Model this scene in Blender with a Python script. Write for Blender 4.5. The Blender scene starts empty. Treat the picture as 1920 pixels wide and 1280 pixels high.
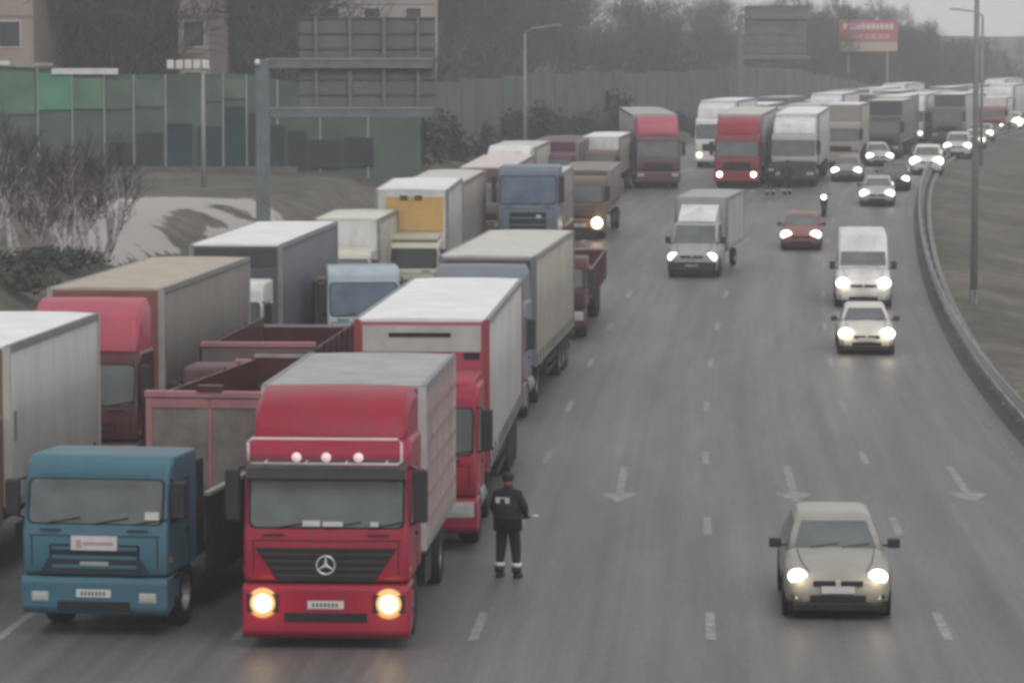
import bpy, math, random
from mathutils import Vector, Matrix
R = math.radians
random.seed(11)
scene = bpy.context.scene
COL = scene.collection

# ------------------------------------------------------------------ camera, sky, sun, exposure
F = 6000.0                      # focal length in pixels of the 1920 px wide photograph
CAMZ = 8.2
HORIZ = 180.0
PITCH = math.atan((640 - HORIZ) / F)
cam = bpy.data.cameras.new('camera'); camo = bpy.data.objects.new('camera', cam); COL.objects.link(camo)
cam.sensor_width = 36.0; cam.lens = 36.0 * F / 1920.0
cam.clip_start = 0.5; cam.clip_end = 4000
camo.location = (0, 0, CAMZ); camo.rotation_euler = (math.pi / 2 - PITCH, 0, 0)
scene.camera = camo

SUN_EL, SUN_AZ = R(46), R(158)
w = bpy.data.worlds.new('World'); scene.world = w; w.use_nodes = True
nt = w.node_tree; bg = nt.nodes['Background']
sky = nt.nodes.new('ShaderNodeTexSky'); sky.sky_type = 'NISHITA'; sky.sun_disc = False
sky.sun_elevation = SUN_EL; sky.sun_rotation = SUN_AZ; sky.dust_density = 2.0; sky.air_density = 1.2; sky.ozone_density = 1.0
hsv = nt.nodes.new('ShaderNodeHueSaturation'); hsv.inputs['Saturation'].default_value = 0.10
cloud = nt.nodes.new('ShaderNodeMixRGB'); cloud.inputs[0].default_value = .74; cloud.inputs[2].default_value = (8.0, 8.0, 8.1, 1)   # even cloud cover
nt.links.new(sky.outputs[0], hsv.inputs['Color']); nt.links.new(hsv.outputs[0], cloud.inputs[1]); nt.links.new(cloud.outputs[0], bg.inputs[0])
bg.inputs[1].default_value = 0.10
sl = bpy.data.lights.new('sun', 'SUN'); sl.energy = .85; sl.angle = R(30); sl.color = (1, .96, .92)
so = bpy.data.objects.new('sun', sl); COL.objects.link(so)
so.rotation_euler = Vector((math.sin(SUN_AZ) * math.cos(SUN_EL), math.cos(SUN_AZ) * math.cos(SUN_EL), math.sin(SUN_EL))).to_track_quat('Z', 'Y').to_euler()
scene.view_settings.view_transform = 'Standard'; scene.view_settings.look = 'None'
scene.view_settings.exposure = 0.03; scene.view_settings.gamma = 1.0
scene.render.engine = 'CYCLES'
cy = scene.cycles
cy.use_denoising = True
cy.max_bounces = 5; cy.diffuse_bounces = 3; cy.glossy_bounces = 3; cy.volume_bounces = 1; cy.transparent_max_bounces = 8
cy.caustics_reflective = False; cy.caustics_refractive = False
cy.filter_width = 3.2
cy.sample_clamp_indirect = 4.0

# ------------------------------------------------------------------ the lie of the land
def smooth(a, b, x):
    t = max(0.0, min(1.0, (x - a) / (b - a)));  return t * t * (3 - 2 * t)
def pw(xs, ys, x):
    if x <= xs[0]: return ys[0]
    for i in range(1, len(xs)):
        if x <= xs[i]:
            return ys[i-1] + (ys[i] - ys[i-1]) * (x - xs[i-1]) / (xs[i] - xs[i-1])
    return ys[-1]
_SX = [70, 110, 140, 165, 200, 500]; _SY = [0, .03, .045, .035, .013, .013]
_ZT = [0.0]
for i in range(1, 2400): _ZT.append(_ZT[-1] + .5 * pw(_SX, _SY, i * .5 - .25))
def Z(Y):
    if Y <= 0: return 0.0
    k = Y * 2; i = min(int(k), 2397); return _ZT[i] + (_ZT[i+1] - _ZT[i]) * (k - i)
def dZ(Y): return pw(_SX, _SY, Y)
def L2(Y): return 3.07 + .057 * (Y - 49) + (.00042 * (Y - 72) ** 2 if Y > 72 else 0)
def dL2(Y): return .057 + (.00084 * (Y - 72) if Y > 72 else 0)
from mathutils import noise as mn
def T(X, Y):
    o = X - L2(Y); zr = Z(Y)
    if -15.6 <= o <= 8.2: return zr - .06
    if o > 8.2:
        n = mn.noise(Vector((X * .15, Y * .05, 3))) * .25 * smooth(8.6, 15, o)
        return zr - .06 - .75 * smooth(8.4, 13.5, o) + n
    rise = pw([40, 70, 90, 160, 205, 280, 420], [.6, 1.6, 2.9, 2.0, 1.0, 1.0, 1.4], Y)
    h = rise * smooth(-15.6, -21.3, o) + 4.5 * smooth(-23, -44, o) * smooth(175, 215, Y) + 6 * smooth(-48, -170, o)
    n = (mn.noise(Vector((X * .22, Y * .13, 1))) * .32 + mn.noise(Vector((X * .7, Y * .4, 7))) * .10) * smooth(-16, -20, o)
    g = 0
    for (mx, my, mr, mh) in ((-13.2, 109, 3.2, .9), (-16.5, 118, 3.5, .8), (-10.5, 121, 3.0, .5)):
        d2 = ((X - mx) ** 2 + ((Y - my) * .5) ** 2) / mr ** 2
        if d2 < 8: g += mh * math.exp(-d2)
    return zr - .06 + h + n + g
def ray(px, py):
    u = (px - 960) / F; v = (640 - py) / F
    return Vector((u, math.cos(PITCH) + v * math.sin(PITCH), -math.sin(PITCH) + v * math.cos(PITCH)))
def hit(px, py, y0=40):
    d = ray(px, py); Y = y0
    while Y < 600:
        t = Y / d.y
        if CAMZ + d.z * t < T(d.x * t, Y): break
        Y += .4
    return Vector((d.x * Y / d.y, Y, T(d.x * Y / d.y, Y)))
def X_at(px, Y): return (px - 960) / F * Y * 1.0015

# ------------------------------------------------------------------ materials
MATS = {}
def mat(name, col, rough=.5, metal=0, var=.12, vs=3.0, bump=0, bs=20, emit=None, es=0, dirt=0, alpha=1, coat=0, stretch=None):
    if name in MATS: return MATS[name]
    m = bpy.data.materials.new(name); m.use_nodes = True
    n = m.node_tree.nodes; l = m.node_tree.links; b = n['Principled BSDF']
    b.inputs['Roughness'].default_value = rough; b.inputs['Metallic'].default_value = metal
    b.inputs['Specular IOR Level'].default_value = .32 if rough > .25 else .5
    if coat: b.inputs['Coat Weight'].default_value = coat; b.inputs['Coat Roughness'].default_value = .15
    c4 = (*col, 1)
    tc = n.new('ShaderNodeTexCoord'); mp = n.new('ShaderNodeMapping'); l.new(tc.outputs['Object'], mp.inputs[0])
    if stretch: mp.inputs['Scale'].default_value = stretch
    ns = n.new('ShaderNodeTexNoise'); ns.inputs['Scale'].default_value = vs; ns.inputs['Detail'].default_value = 5
    l.new(mp.outputs[0], ns.inputs['Vector'])
    cr = n.new('ShaderNodeValToRGB'); cr.color_ramp.elements[0].position = .3; cr.color_ramp.elements[1].position = .72
    cr.color_ramp.elements[0].color = tuple(max(0, x * (1 - var)) for x in col) + (1,)
    cr.color_ramp.elements[1].color = tuple(min(1, x * (1 + var)) for x in col) + (1,)
    l.new(ns.outputs[0], cr.inputs[0]); out = cr.outputs[0]
    if dirt:
        n2 = n.new('ShaderNodeTexNoise'); n2.inputs['Scale'].default_value = 1.7; n2.inputs['Detail'].default_value = 8; n2.inputs['Roughness'].default_value = .7
        mp2 = n.new('ShaderNodeMapping'); mp2.inputs['Scale'].default_value = (1, 1, .35); l.new(tc.outputs['Object'], mp2.inputs[0]); l.new(mp2.outputs[0], n2.inputs['Vector'])
        r2 = n.new('ShaderNodeValToRGB'); r2.color_ramp.elements[0].position = .45; r2.color_ramp.elements[1].position = .75
        r2.color_ramp.elements[1].color = (dirt, dirt, dirt, 1); l.new(n2.outputs[0], r2.inputs[0])
        mx = n.new('ShaderNodeMixRGB'); l.new(r2.outputs[0], mx.inputs[0]); l.new(out, mx.inputs[1]); mx.inputs[2].default_value = (.12, .105, .09, 1)
        out = mx.outputs[0]
    l.new(out, b.inputs['Base Color'])
    if bump:
        nb = n.new('ShaderNodeTexNoise'); nb.inputs['Scale'].default_value = bs; nb.inputs['Detail'].default_value = 4; l.new(mp.outputs[0], nb.inputs['Vector'])
        bp = n.new('ShaderNodeBump'); bp.inputs['Strength'].default_value = bump; bp.inputs['Distance'].default_value = .05
        l.new(nb.outputs[0], bp.inputs['Height']); l.new(bp.outputs[0], b.inputs['Normal'])
    if emit:
        b.inputs['Emission Color'].default_value = (*emit, 1); b.inputs['Emission Strength'].default_value = es
    if alpha < 1: b.inputs['Alpha'].default_value = alpha
    MATS[name] = m; return m
def paint(name, col, dirt=.45, rough=.38): return mat(name, col, rough, 0, .07, 2.0, dirt=dirt, coat=.05)
def canvas(name, col, dirt=.5): return mat(name, col, .7, 0, .10, 1.2, bump=.35, bs=1.6, dirt=dirt, stretch=(1, 1, .5))
def roofm(name, col, dirt=.35): return mat(name, col, .6, 0, .08, .9, dirt=dirt)
M = dict(
    rubber=mat('tyre_rubber', (.022, .022, .023), .85, var=.3),
    rim=mat('rim_steel', (.28, .28, .28), .45, .6, dirt=.6),
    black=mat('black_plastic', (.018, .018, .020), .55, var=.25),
    chassis=mat('chassis_steel', (.022, .020, .020), .7, var=.3, dirt=.25),
    glass=mat('windscreen_glass', (.125, .14, .138), .14, var=.25, vs=1.6),
    dglass=mat('dark_window_glass', (.03, .034, .038), .1, var=.3, vs=2),
    bglass=mat('blue_window_glass', (.12, .165, .23), .12, var=.25, vs=1.6),
    lampoff=mat('lamp_glass', (.45, .46, .46), .15),
    lampwarm=mat('lit_headlamp', (.9, .85, .7), .2, emit=(1, .86, .60), es=4),
    lampon=mat('lit_headlight', (.9, .9, .85), .2, emit=(1, .90, .76), es=4.5),
    marker=mat('lit_marker_lamp', (.9, .7, .7), .3, emit=(1, .74, .74), es=.3),
    plate=mat('number_plate', (.62, .6, .6), .5, var=.05), glyph=mat('plate_marks', (.12, .12, .12), .6),
    chrome=mat('bright_trim', (.6, .58, .58), .3, .3), steel=mat('galvanised_steel', (.29, .295, .30), .5, .5, var=.15),
    mirror=mat('mirror_shell', (.035, .033, .036), .5),
    white=paint('white_paint', (.74, .74, .73)), offwhite=paint('cream_paint', (.62, .60, .50)),
)

# ------------------------------------------------------------------ mesh building
class MB:
    def __init__(s): s.v = []; s.f = []; s.mi = []
    def add(s, vs, fs, mi=0):
        b = len(s.v); s.v += [tuple(p) for p in vs]; s.f += [tuple(i + b for i in f) for f in fs]; s.mi += [mi] * len(fs); return s
    def box(s, x0, x1, y0, y1, z0, z1, mi=0):
        v = [(x0,y0,z0),(x1,y0,z0),(x1,y1,z0),(x0,y1,z0),(x0,y0,z1),(x1,y0,z1),(x1,y1,z1),(x0,y1,z1)]
        return s.add(v, [(3,2,1,0),(4,5,6,7),(0,1,5,4),(1,2,6,5),(2,3,7,6),(3,0,4,7)], mi)
    def tube(s, pts, rad, n=8, mi=0, cap=True):
        pts = [Vector(p) for p in pts]
        if not isinstance(rad, (list, tuple)): rad = [rad] * len(pts)
        vs = []; fs = []
        for i, p in enumerate(pts):
            d = (pts[min(i+1, len(pts)-1)] - pts[max(i-1, 0)])
            if d.length < 1e-9: d = Vector((0, 0, 1))
            d.normalize(); a = d.orthogonal().normalized() if abs(d.z) < .95 else Vector((1, 0, 0)).cross(d).normalized()
            if abs(d.z) < .95: a = d.cross(Vector((0, 0, 1))).normalized()
            c = d.cross(a)
            for k in range(n):
                t = 2 * math.pi * k / n; vs.append(p + (a * math.cos(t) + c * math.sin(t)) * rad[i])
        for i in range(len(pts) - 1):
            for k in range(n):
                k2 = (k + 1) % n; fs.append((i*n+k, i*n+k2, (i+1)*n+k2, (i+1)*n+k))
        if cap: fs.append(tuple(range(n))[::-1]); fs.append(tuple((len(pts)-1)*n + k for k in range(n)))
        return s.add(vs, fs, mi)
    def loft(s, rings, mi=0, cap=True):
        n = len(rings[0]); vs = [p for r in rings for p in r]; fs = []
        for i in range(len(rings) - 1):
            for k in range(n):
                k2 = (k + 1) % n; fs.append((i*n+k, i*n+k2, (i+1)*n+k2, (i+1)*n+k))
        if cap: fs.append(tuple(range(n))[::-1]); fs.append(tuple((len(rings)-1)*n + k for k in range(n)))
        return s.add(vs, fs, mi)
    def extr(s, prof, x0, x1, mi=0):        # (y, z) outline pushed along x
        n = len(prof); return s.loft([[(x0, y, z) for y, z in prof], [(x1, y, z) for y, z in prof]], mi)
    def extrz(s, prof, z0, z1, mi=0):       # (x, y) outline pushed up
        return s.loft([[(x, y, z0) for x, y in prof], [(x, y, z1) for x, y in prof]], mi)
    def extry(s, prof, y0, y1, mi=0):       # (x, z) outline pushed along y
        return s.loft([[(x, y0, z) for x, z in prof], [(x, y1, z) for x, z in prof]], mi)
    def slab(s, quad, th, mi=0):            # four corners, thickened along their normal
        q = [Vector(p) for p in quad]; nrm = (q[1] - q[0]).cross(q[-1] - q[0]).normalized() * th; n = len(q)
        return s.loft([q, [p + nrm for p in q]], mi)
    def lathe(s, prof, n=20, mi=0):         # (radius, x) round the x axis
        vs = []; fs = []; m = len(prof)
        for k in range(n):
            t = 2 * math.pi * k / n
            for r, x in prof: vs.append((x, r * math.cos(t), r * math.sin(t)))
        for k in range(n):
            k2 = (k + 1) % n
            for i in range(m - 1): fs.append((k*m+i, k2*m+i, k2*m+i+1, k*m+i+1))
        return s.add(vs, fs, mi)
    def mesh(s, name, mats):
        me = bpy.data.meshes.new(name); me.from_pydata(s.v, [], s.f)
        for m in (mats if isinstance(mats, (list, tuple)) else [mats]): me.materials.append(m)
        me.polygons.foreach_set('material_index', s.mi)
        me.update()
        import bmesh
        bm = bmesh.new(); bm.from_mesh(me); bmesh.ops.recalc_face_normals(bm, faces=bm.faces); bm.to_mesh(me); bm.free()
        return me
    def build(s, name, mats, parent=None, bevel=0, seg=2, smooth=False, subsurf=0):
        me = s.mesh(name, mats); o = bpy.data.objects.new(name, me); COL.objects.link(o)
        if parent: o.parent = parent
        if smooth or bevel: me.polygons.foreach_set('use_smooth', [True] * len(me.polygons))
        if bevel:
            b = o.modifiers.new('bevel', 'BEVEL'); b.width = bevel; b.segments = seg; b.limit_method = 'ANGLE'; b.angle_limit = R(30); b.harden_normals = True
        if subsurf:
            b = o.modifiers.new('sub', 'SUBSURF'); b.levels = subsurf; b.render_levels = subsurf
        return o
def link_mesh(name, me, parent, loc=(0, 0, 0), rot=(0, 0, 0)):
    o = bpy.data.objects.new(name, me); COL.objects.link(o); o.parent = parent; o.location = loc; o.rotation_euler = rot; return o
def tag(o, label=None, cat=None, group=None, kind=None):
    if label: o['label'] = label
    if cat: o['category'] = cat
    if group: o['group'] = group
    if kind: o['kind'] = kind
    return o
def empty(name, label, cat, loc=(0, 0, 0), rot=(0, 0, 0), group=None):
    o = bpy.data.objects.new(name, None); COL.objects.link(o); o.location = loc; o.rotation_euler = rot; o.empty_display_size = .3
    return tag(o, label, cat, group)
def copy_tree(o, parent=None):
    c = o.copy(); COL.objects.link(c)
    if parent: c.parent = parent
    for ch in list(o.children): copy_tree(ch, c)
    return c

# ------------------------------------------------------------------ ground and road
PATHS = [([(186, 388), (250, 380), (310, 374), (380, 376), (440, 381), (486, 392)], 2.2), ([(300, 386), (255, 402), (215, 424), (175, 438), (150, 452)], 1.5),
         ([(350, 388), (390, 400), (430, 413), (472, 428)], 1.5), ([(230, 402), (275, 392), (330, 383)], 1.9), ([(190, 470), (240, 452), (300, 446)], 1.3), ([(400, 440), (450, 446), (478, 440)], 1.0)]
def pale_mask():                                             # where the trodden ground and old snow lie
    segs = []
    for pts, wd in PATHS:
        q = [hit(*p, y0=85) for p in pts]; segs += [(a, b, wd) for a, b in zip(q, q[1:])]
    def f(x, y):
        m = 0
        for a, b, wd in segs:
            dx, dy = b.x - a.x, (b.y - a.y); t = max(0, min(1, ((x - a.x) * dx + (y - a.y) * dy) / (dx * dx + dy * dy + 1e-6)))
            d = math.hypot((x - a.x - dx * t) * 1.6, (y - a.y - dy * t) * .8) / wd
            m = max(m, .74 * (1 - smooth(.5, 1.6, d)))
        return m
    return f
def ground():
    ys = [-30 + 4 * i for i in range(26)] + [74 + 1.0 * i for i in range(96)] + [172 + 4 * i for i in range(70)] + [470, 500, 560, 640, 750, 900]
    os_ = [-420, -300, -220, -170, -140, -115, -95, -80, -70, -62, -55, -50] + [-46 + .6 * i for i in range(50)] + [-15.9, -15.6, -9, 0, 7.5, 8.2, 8.9, 10, 12, 14, 17, 21, 26, 34, 45, 60, 90, 140, 220, 400]
    v = []; f = []
    for y in ys:
        for o in os_:
            x = L2(y) + o; v.append((x, y, T(x, y)))
    n = len(os_)
    for i in range(len(ys) - 1):
        for k in range(n - 1): f.append((i*n+k, i*n+k+1, (i+1)*n+k+1, (i+1)*n+k))
    m = bpy.data.materials.new('rough_grass_and_soil'); m.use_nodes = True
    nn = m.node_tree.nodes; l = m.node_tree.links; b = nn['Principled BSDF']; b.inputs['Roughness'].default_value = .95
    tc = nn.new('ShaderNodeTexCoord')
    n1 = nn.new('ShaderNodeTexNoise'); n1.inputs['Scale'].default_value = .16; n1.inputs['Detail'].default_value = 8; n1.inputs['Roughness'].default_value = .65
    n2 = nn.new('ShaderNodeTexNoise'); n2.inputs['Scale'].default_value = 1.3; n2.inputs['Detail'].default_value = 8; n2.inputs['Roughness'].default_value = .7
    l.new(tc.outputs['Object'], n1.inputs['Vector']); l.new(tc.outputs['Object'], n2.inputs['Vector'])
    r1 = nn.new('ShaderNodeValToRGB'); e = r1.color_ramp.elements
    e[0].position = .36; e[0].color = (.066, .068, .052, 1); e[1].position = .66; e[1].color = (.17, .152, .13, 1)
    k = e.new(.5); k.color = (.105, .098, .082, 1)
    r2 = nn.new('ShaderNodeValToRGB'); r2.color_ramp.elements[0].color = (.55, .55, .55, 1); r2.color_ramp.elements[1].color = (1.35, 1.3, 1.25, 1)
    r2.color_ramp.elements[0].position = .3; r2.color_ramp.elements[1].position = .7
    mx = nn.new('ShaderNodeMixRGB'); mx.blend_type = 'MULTIPLY'; mx.inputs[0].default_value = 1
    l.new(n1.outputs[0], r1.inputs[0]); l.new(n2.outputs[0], r2.inputs[0]); l.new(r1.outputs[0], mx.inputs[1]); l.new(r2.outputs[0], mx.inputs[2])
    at = nn.new('ShaderNodeAttribute'); at.attribute_name = 'pale'
    n3 = nn.new('ShaderNodeTexNoise'); n3.inputs['Scale'].default_value = 1.5; n3.inputs['Detail'].default_value = 9; n3.inputs['Roughness'].default_value = .7; l.new(tc.outputs['Object'], n3.inputs['Vector'])
    ad = nn.new('ShaderNodeMath'); ad.operation = 'ADD'; l.new(at.outputs['Fac'], ad.inputs[0]); l.new(n3.outputs[0], ad.inputs[1])
    r3 = nn.new('ShaderNodeValToRGB'); r3.color_ramp.elements[0].position = .93; r3.color_ramp.elements[1].position = 1.0; l.new(ad.outputs[0], r3.inputs[0])
    sc_ = nn.new('ShaderNodeMath'); sc_.operation = 'MULTIPLY'; sc_.inputs[1].default_value = .9; l.new(ad.outputs[0], sc_.inputs[0]); l.new(sc_.outputs[0], r3.inputs[0])
    mp3 = nn.new('ShaderNodeMixRGB'); mp3.inputs[2].default_value = (.40, .38, .365, 1); l.new(r3.outputs[0], mp3.inputs[0]); l.new(mx.outputs[0], mp3.inputs[1])
    l.new(mp3.outputs[0], b.inputs['Base Color'])
    bp = nn.new('ShaderNodeBump'); bp.inputs['Strength'].default_value = .6; bp.inputs['Distance'].default_value = .15; l.new(n2.outputs[0], bp.inputs['Height']); l.new(bp.outputs[0], b.inputs['Normal'])
    mb = MB(); mb.add(v, f); o = mb.build('ground', m, smooth=True); tag(o, kind='structure')
    fm = pale_mask(); at_ = o.data.attributes.new('pale', 'FLOAT', 'POINT')
    at_.data.foreach_set('value', [fm(p.co.x, p.co.y) if 82 < p.co.y < 150 and -26 < p.co.x < 0 else 0.0 for p in o.data.vertices])
ground()

def ribbon(mb, o0, o1, y0, y1, dz, step=3.0, mi=0):
    n = max(1, int((y1 - y0) / step)); v = []
    for i in range(n + 1):
        y = y0 + (y1 - y0) * i / n
        for o in (o0, o1): v.append((L2(y) + o, y, Z(y) + dz))
    mb.add(v, [(2*i, 2*i+1, 2*i+3, 2*i+2) for i in range(n)], mi)
def road():
    ys = [-30 + 2.5 * i for i in range(220)]; os_ = [-15.4, -10.8, -7.2, -3.6, 0, 3.6, 7.0, 8.1]
    v = []; f = []; n = len(os_)
    for y in ys:
        for o in os_: v.append((L2(y) + o, y, Z(y)))
    for i in range(len(ys) - 1):
        for k in range(n - 1): f.append((i*n+k, i*n+k+1, (i+1)*n+k+1, (i+1)*n+k))
    m = bpy.data.materials.new('worn_asphalt'); m.use_nodes = True
    nn = m.node_tree.nodes; l = m.node_tree.links; b = nn['Principled BSDF']
    uv = nn.new('ShaderNodeUVMap'); uv.uv_map = 'lane'
    def noise(sc, det, scale=(1, 1, 1)):
        mp = nn.new('ShaderNodeMapping'); mp.inputs['Scale'].default_value = scale; l.new(uv.outputs[0], mp.inputs[0])
        t = nn.new('ShaderNodeTexNoise'); t.inputs['Scale'].default_value = sc; t.inputs['Detail'].default_value = det; t.inputs['Roughness'].default_value = .65
        l.new(mp.outputs[0], t.inputs['Vector']); return t
    def ramp(src, a, ca, bb, cb):
        r = nn.new('ShaderNodeValToRGB'); r.color_ramp.elements[0].position = a; r.color_ramp.elements[1].position = bb
        r.color_ramp.elements[0].color = (*ca, 1); r.color_ramp.elements[1].color = (*cb, 1); l.new(src, r.inputs[0]); return r.outputs[0]
    def mul(a, c, fac=1.0):
        x = nn.new('ShaderNodeMixRGB'); x.blend_type = 'MULTIPLY'; x.inputs[0].default_value = fac; l.new(a, x.inputs[1]); l.new(c, x.inputs[2]); return x.outputs[0]
    base = ramp(noise(.5, 6, (1, .10, 1)).outputs[0], .35, (.106, .106, .1055), .68, (.147, .1455, .144))
    grain = ramp(noise(14, 3, (1, .25, 1)).outputs[0], .3, (.82, .82, .82), .7, (1.16, 1.16, 1.16))
    streak = ramp(noise(1.0, 5, (1.3, .02, 1)).outputs[0], .34, (.80, .80, .81), .66, (1.14, 1.12, 1.11))
    tracks = ramp(noise(1.0, 3, (2.3, .004, 1)).outputs[0], .36, (.86, .86, .86), .64, (1.16, 1.15, 1.145))
    patch = ramp(noise(.2, 3, (1, .06, 1)).outputs[0], .42, (.88, .87, .87), .6, (1.08, 1.08, 1.08))
    l.new(mul(mul(mul(mul(base, grain), streak), patch), tracks), b.inputs['Base Color'])
    l.new(ramp(noise(.8, 4, (1, .08, 1)).outputs[0], .3, (.43,) * 3, .7, (.57,) * 3), b.inputs['Roughness'])
    bp = nn.new('ShaderNodeBump'); bp.inputs['Strength'].default_value = .25; bp.inputs['Distance'].default_value = .01; l.new(noise(30, 2).outputs[0], bp.inputs['Height']); l.new(bp.outputs[0], b.inputs['Normal'])
    mb = MB(); mb.add(v, f); o = mb.build('road', m, smooth=True); tag(o, kind='structure')
    ul = o.data.uv_layers.new(name='lane')
    for lp in o.data.loops:
        p = o.data.vertices[lp.vertex_index].co; ul.data[lp.index].uv = (p.x - L2(p.y), p.y)
    worn = mat('worn_road_paint', (.27, .27, .26), .7, var=.35, vs=4)
    faint = mat('faded_road_paint', (.19, .19, .185), .75, var=.3, vs=3)
    mk = MB()
    for o_ in (-10.8, -7.2, -3.6, 0, 3.6):
        for k in range(-3, 26):
            y = 49.2 + 11.55 * k; ribbon(mk, o_ - .075, o_ + .075, y - 1.3, y + 1.3, .005)
    for o_ in (-1.8, 1.8, 5.4):        # arrows that point towards the viewer
        yt, yh = 70.6, 64.4
        ribbon(mk, o_ - .085, o_ + .085, yh + 1.45, yt, .005)
        def P(o, y): return (L2(y) + o_ + o, y, Z(y) + .005)
        mk.add([P(0, yh), P(.36, yh + 1.1), P(.36, yh + 1.5), P(-.36, yh + 1.5), P(-.36, yh + 1.1)], [(0, 1, 2, 3, 4)])
    tag(mk.build('lane_marking', worn), kind='structure')
    ek = MB(); ribbon(ek, 6.98, 7.12, -20, 430, .005); ribbon(ek, -14.7, -14.55, -20, 430, .005)
    tag(ek.build('edge_line', faint), kind='structure')
    gk = MB(); ribbon(gk, 7.45, 8.09, -20, 430, .005)
    tag(gk.build('gutter', mat('dark_gutter', (.075, .070, .067), .8, var=.35, vs=.7, stretch=(1, .15, 1))), kind='structure')  # darker ribbon between the right edge line and the kerb
    # kerb along both edges
    kb = MB()
    for o0, o1 in ((8.1, 8.3), (-15.6, -15.4)):
        ys2 = [-30 + 3 * i for i in range(160)]; rings = []
        for y in ys2:
            x = L2(y); z = Z(y); rings.append([(x + o0, y, z - .1), (x + o1, y, z - .1), (x + o1, y, z + .13), (x + o0, y, z + .13)])
        kb.loft(rings)
    tag(kb.build('kerb', mat('kerb_concrete', (.25, .245, .235), .85, var=.2, dirt=.5)), kind='structure')
road()

# ------------------------------------------------------------------ barrier on the right
def guardrail():
    g = empty('guardrail', 'long curved steel guardrail along the right edge of the motorway', 'guardrail', (0, 0, 0))
    ys = [30 + 2 * i for i in range(190)]
    def rail(prof, o0):
        return [[(L2(y) + o0 + a, y, Z(y) + b) for a, b in prof] for y in ys]
    mb = MB(); mb.loft(rail([(-.04, .82), (.0, .79), (-.04, .72), (0, .67), (-.04, .60), (0, .53), (-.04, .50), (-.015, .49), (.025, .53), (-.015, .60), (.025, .67), (-.015, .72), (.025, .79), (-.015, .83)], 7.72))
    mb.build('rail', M['steel'], g, smooth=False)
    mb = MB(); mb.loft(rail([(0, .2), (.1, .2), (.1, .32), (0, .32)], 7.79)); mb.build('lower_rail', M['steel'], g)
    pm = None
    for k in range(95):
        y = 32 + 4 * k
        if pm is None:
            pm = MB().box(-.05, .05, -.04, .04, 0, .78).mesh('post', M['steel'])
        link_mesh('post', pm, g, (L2(y) + 7.82, y, Z(y)))
guardrail()

# ------------------------------------------------------------------ wheels, shared
def wheel_meshes(r, wd):
    t = MB().lathe([(r*.56, -wd*.42), (r*.9, -wd*.5), (r*.98, -wd*.42), (r, -wd*.2), (r, wd*.2), (r*.98, wd*.42), (r*.9, wd*.5), (r*.56, wd*.42)], 24).mesh('tyre', M['rubber'])
    t.polygons.foreach_set('use_smooth', [True] * len(t.polygons))
    c = MB().lathe([(.001, wd*.16), (r*.2, wd*.18), (r*.24, wd*.1), (r*.44, wd*.04), (r*.54, wd*.40), (r*.58, wd*.42), (r*.58, -wd*.42), (.001, -wd*.4)], 20).mesh('rim', M['rim'])
    return t, c
WT = wheel_meshes(.5, .36); WC = wheel_meshes(.31, .20); WV = wheel_meshes(.36, .22)
def wheel(parent, x, y, kind=WT, r=.5):
    o = link_mesh('wheel', kind[0], parent, (x, y, r), (0, 0, 0 if x > 0 else math.pi)); link_mesh('rim', kind[1], o); return o

def root_at(name, label, cat, px, Y, yaw=0, group=None, X=None):
    x = X_at(px, Y) if X is None else X
    return empty(name, label, cat, (x, Y, Z(Y)), (math.atan(dZ(Y)), 0, -math.atan(dL2(Y)) + R(yaw)), group)

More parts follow.
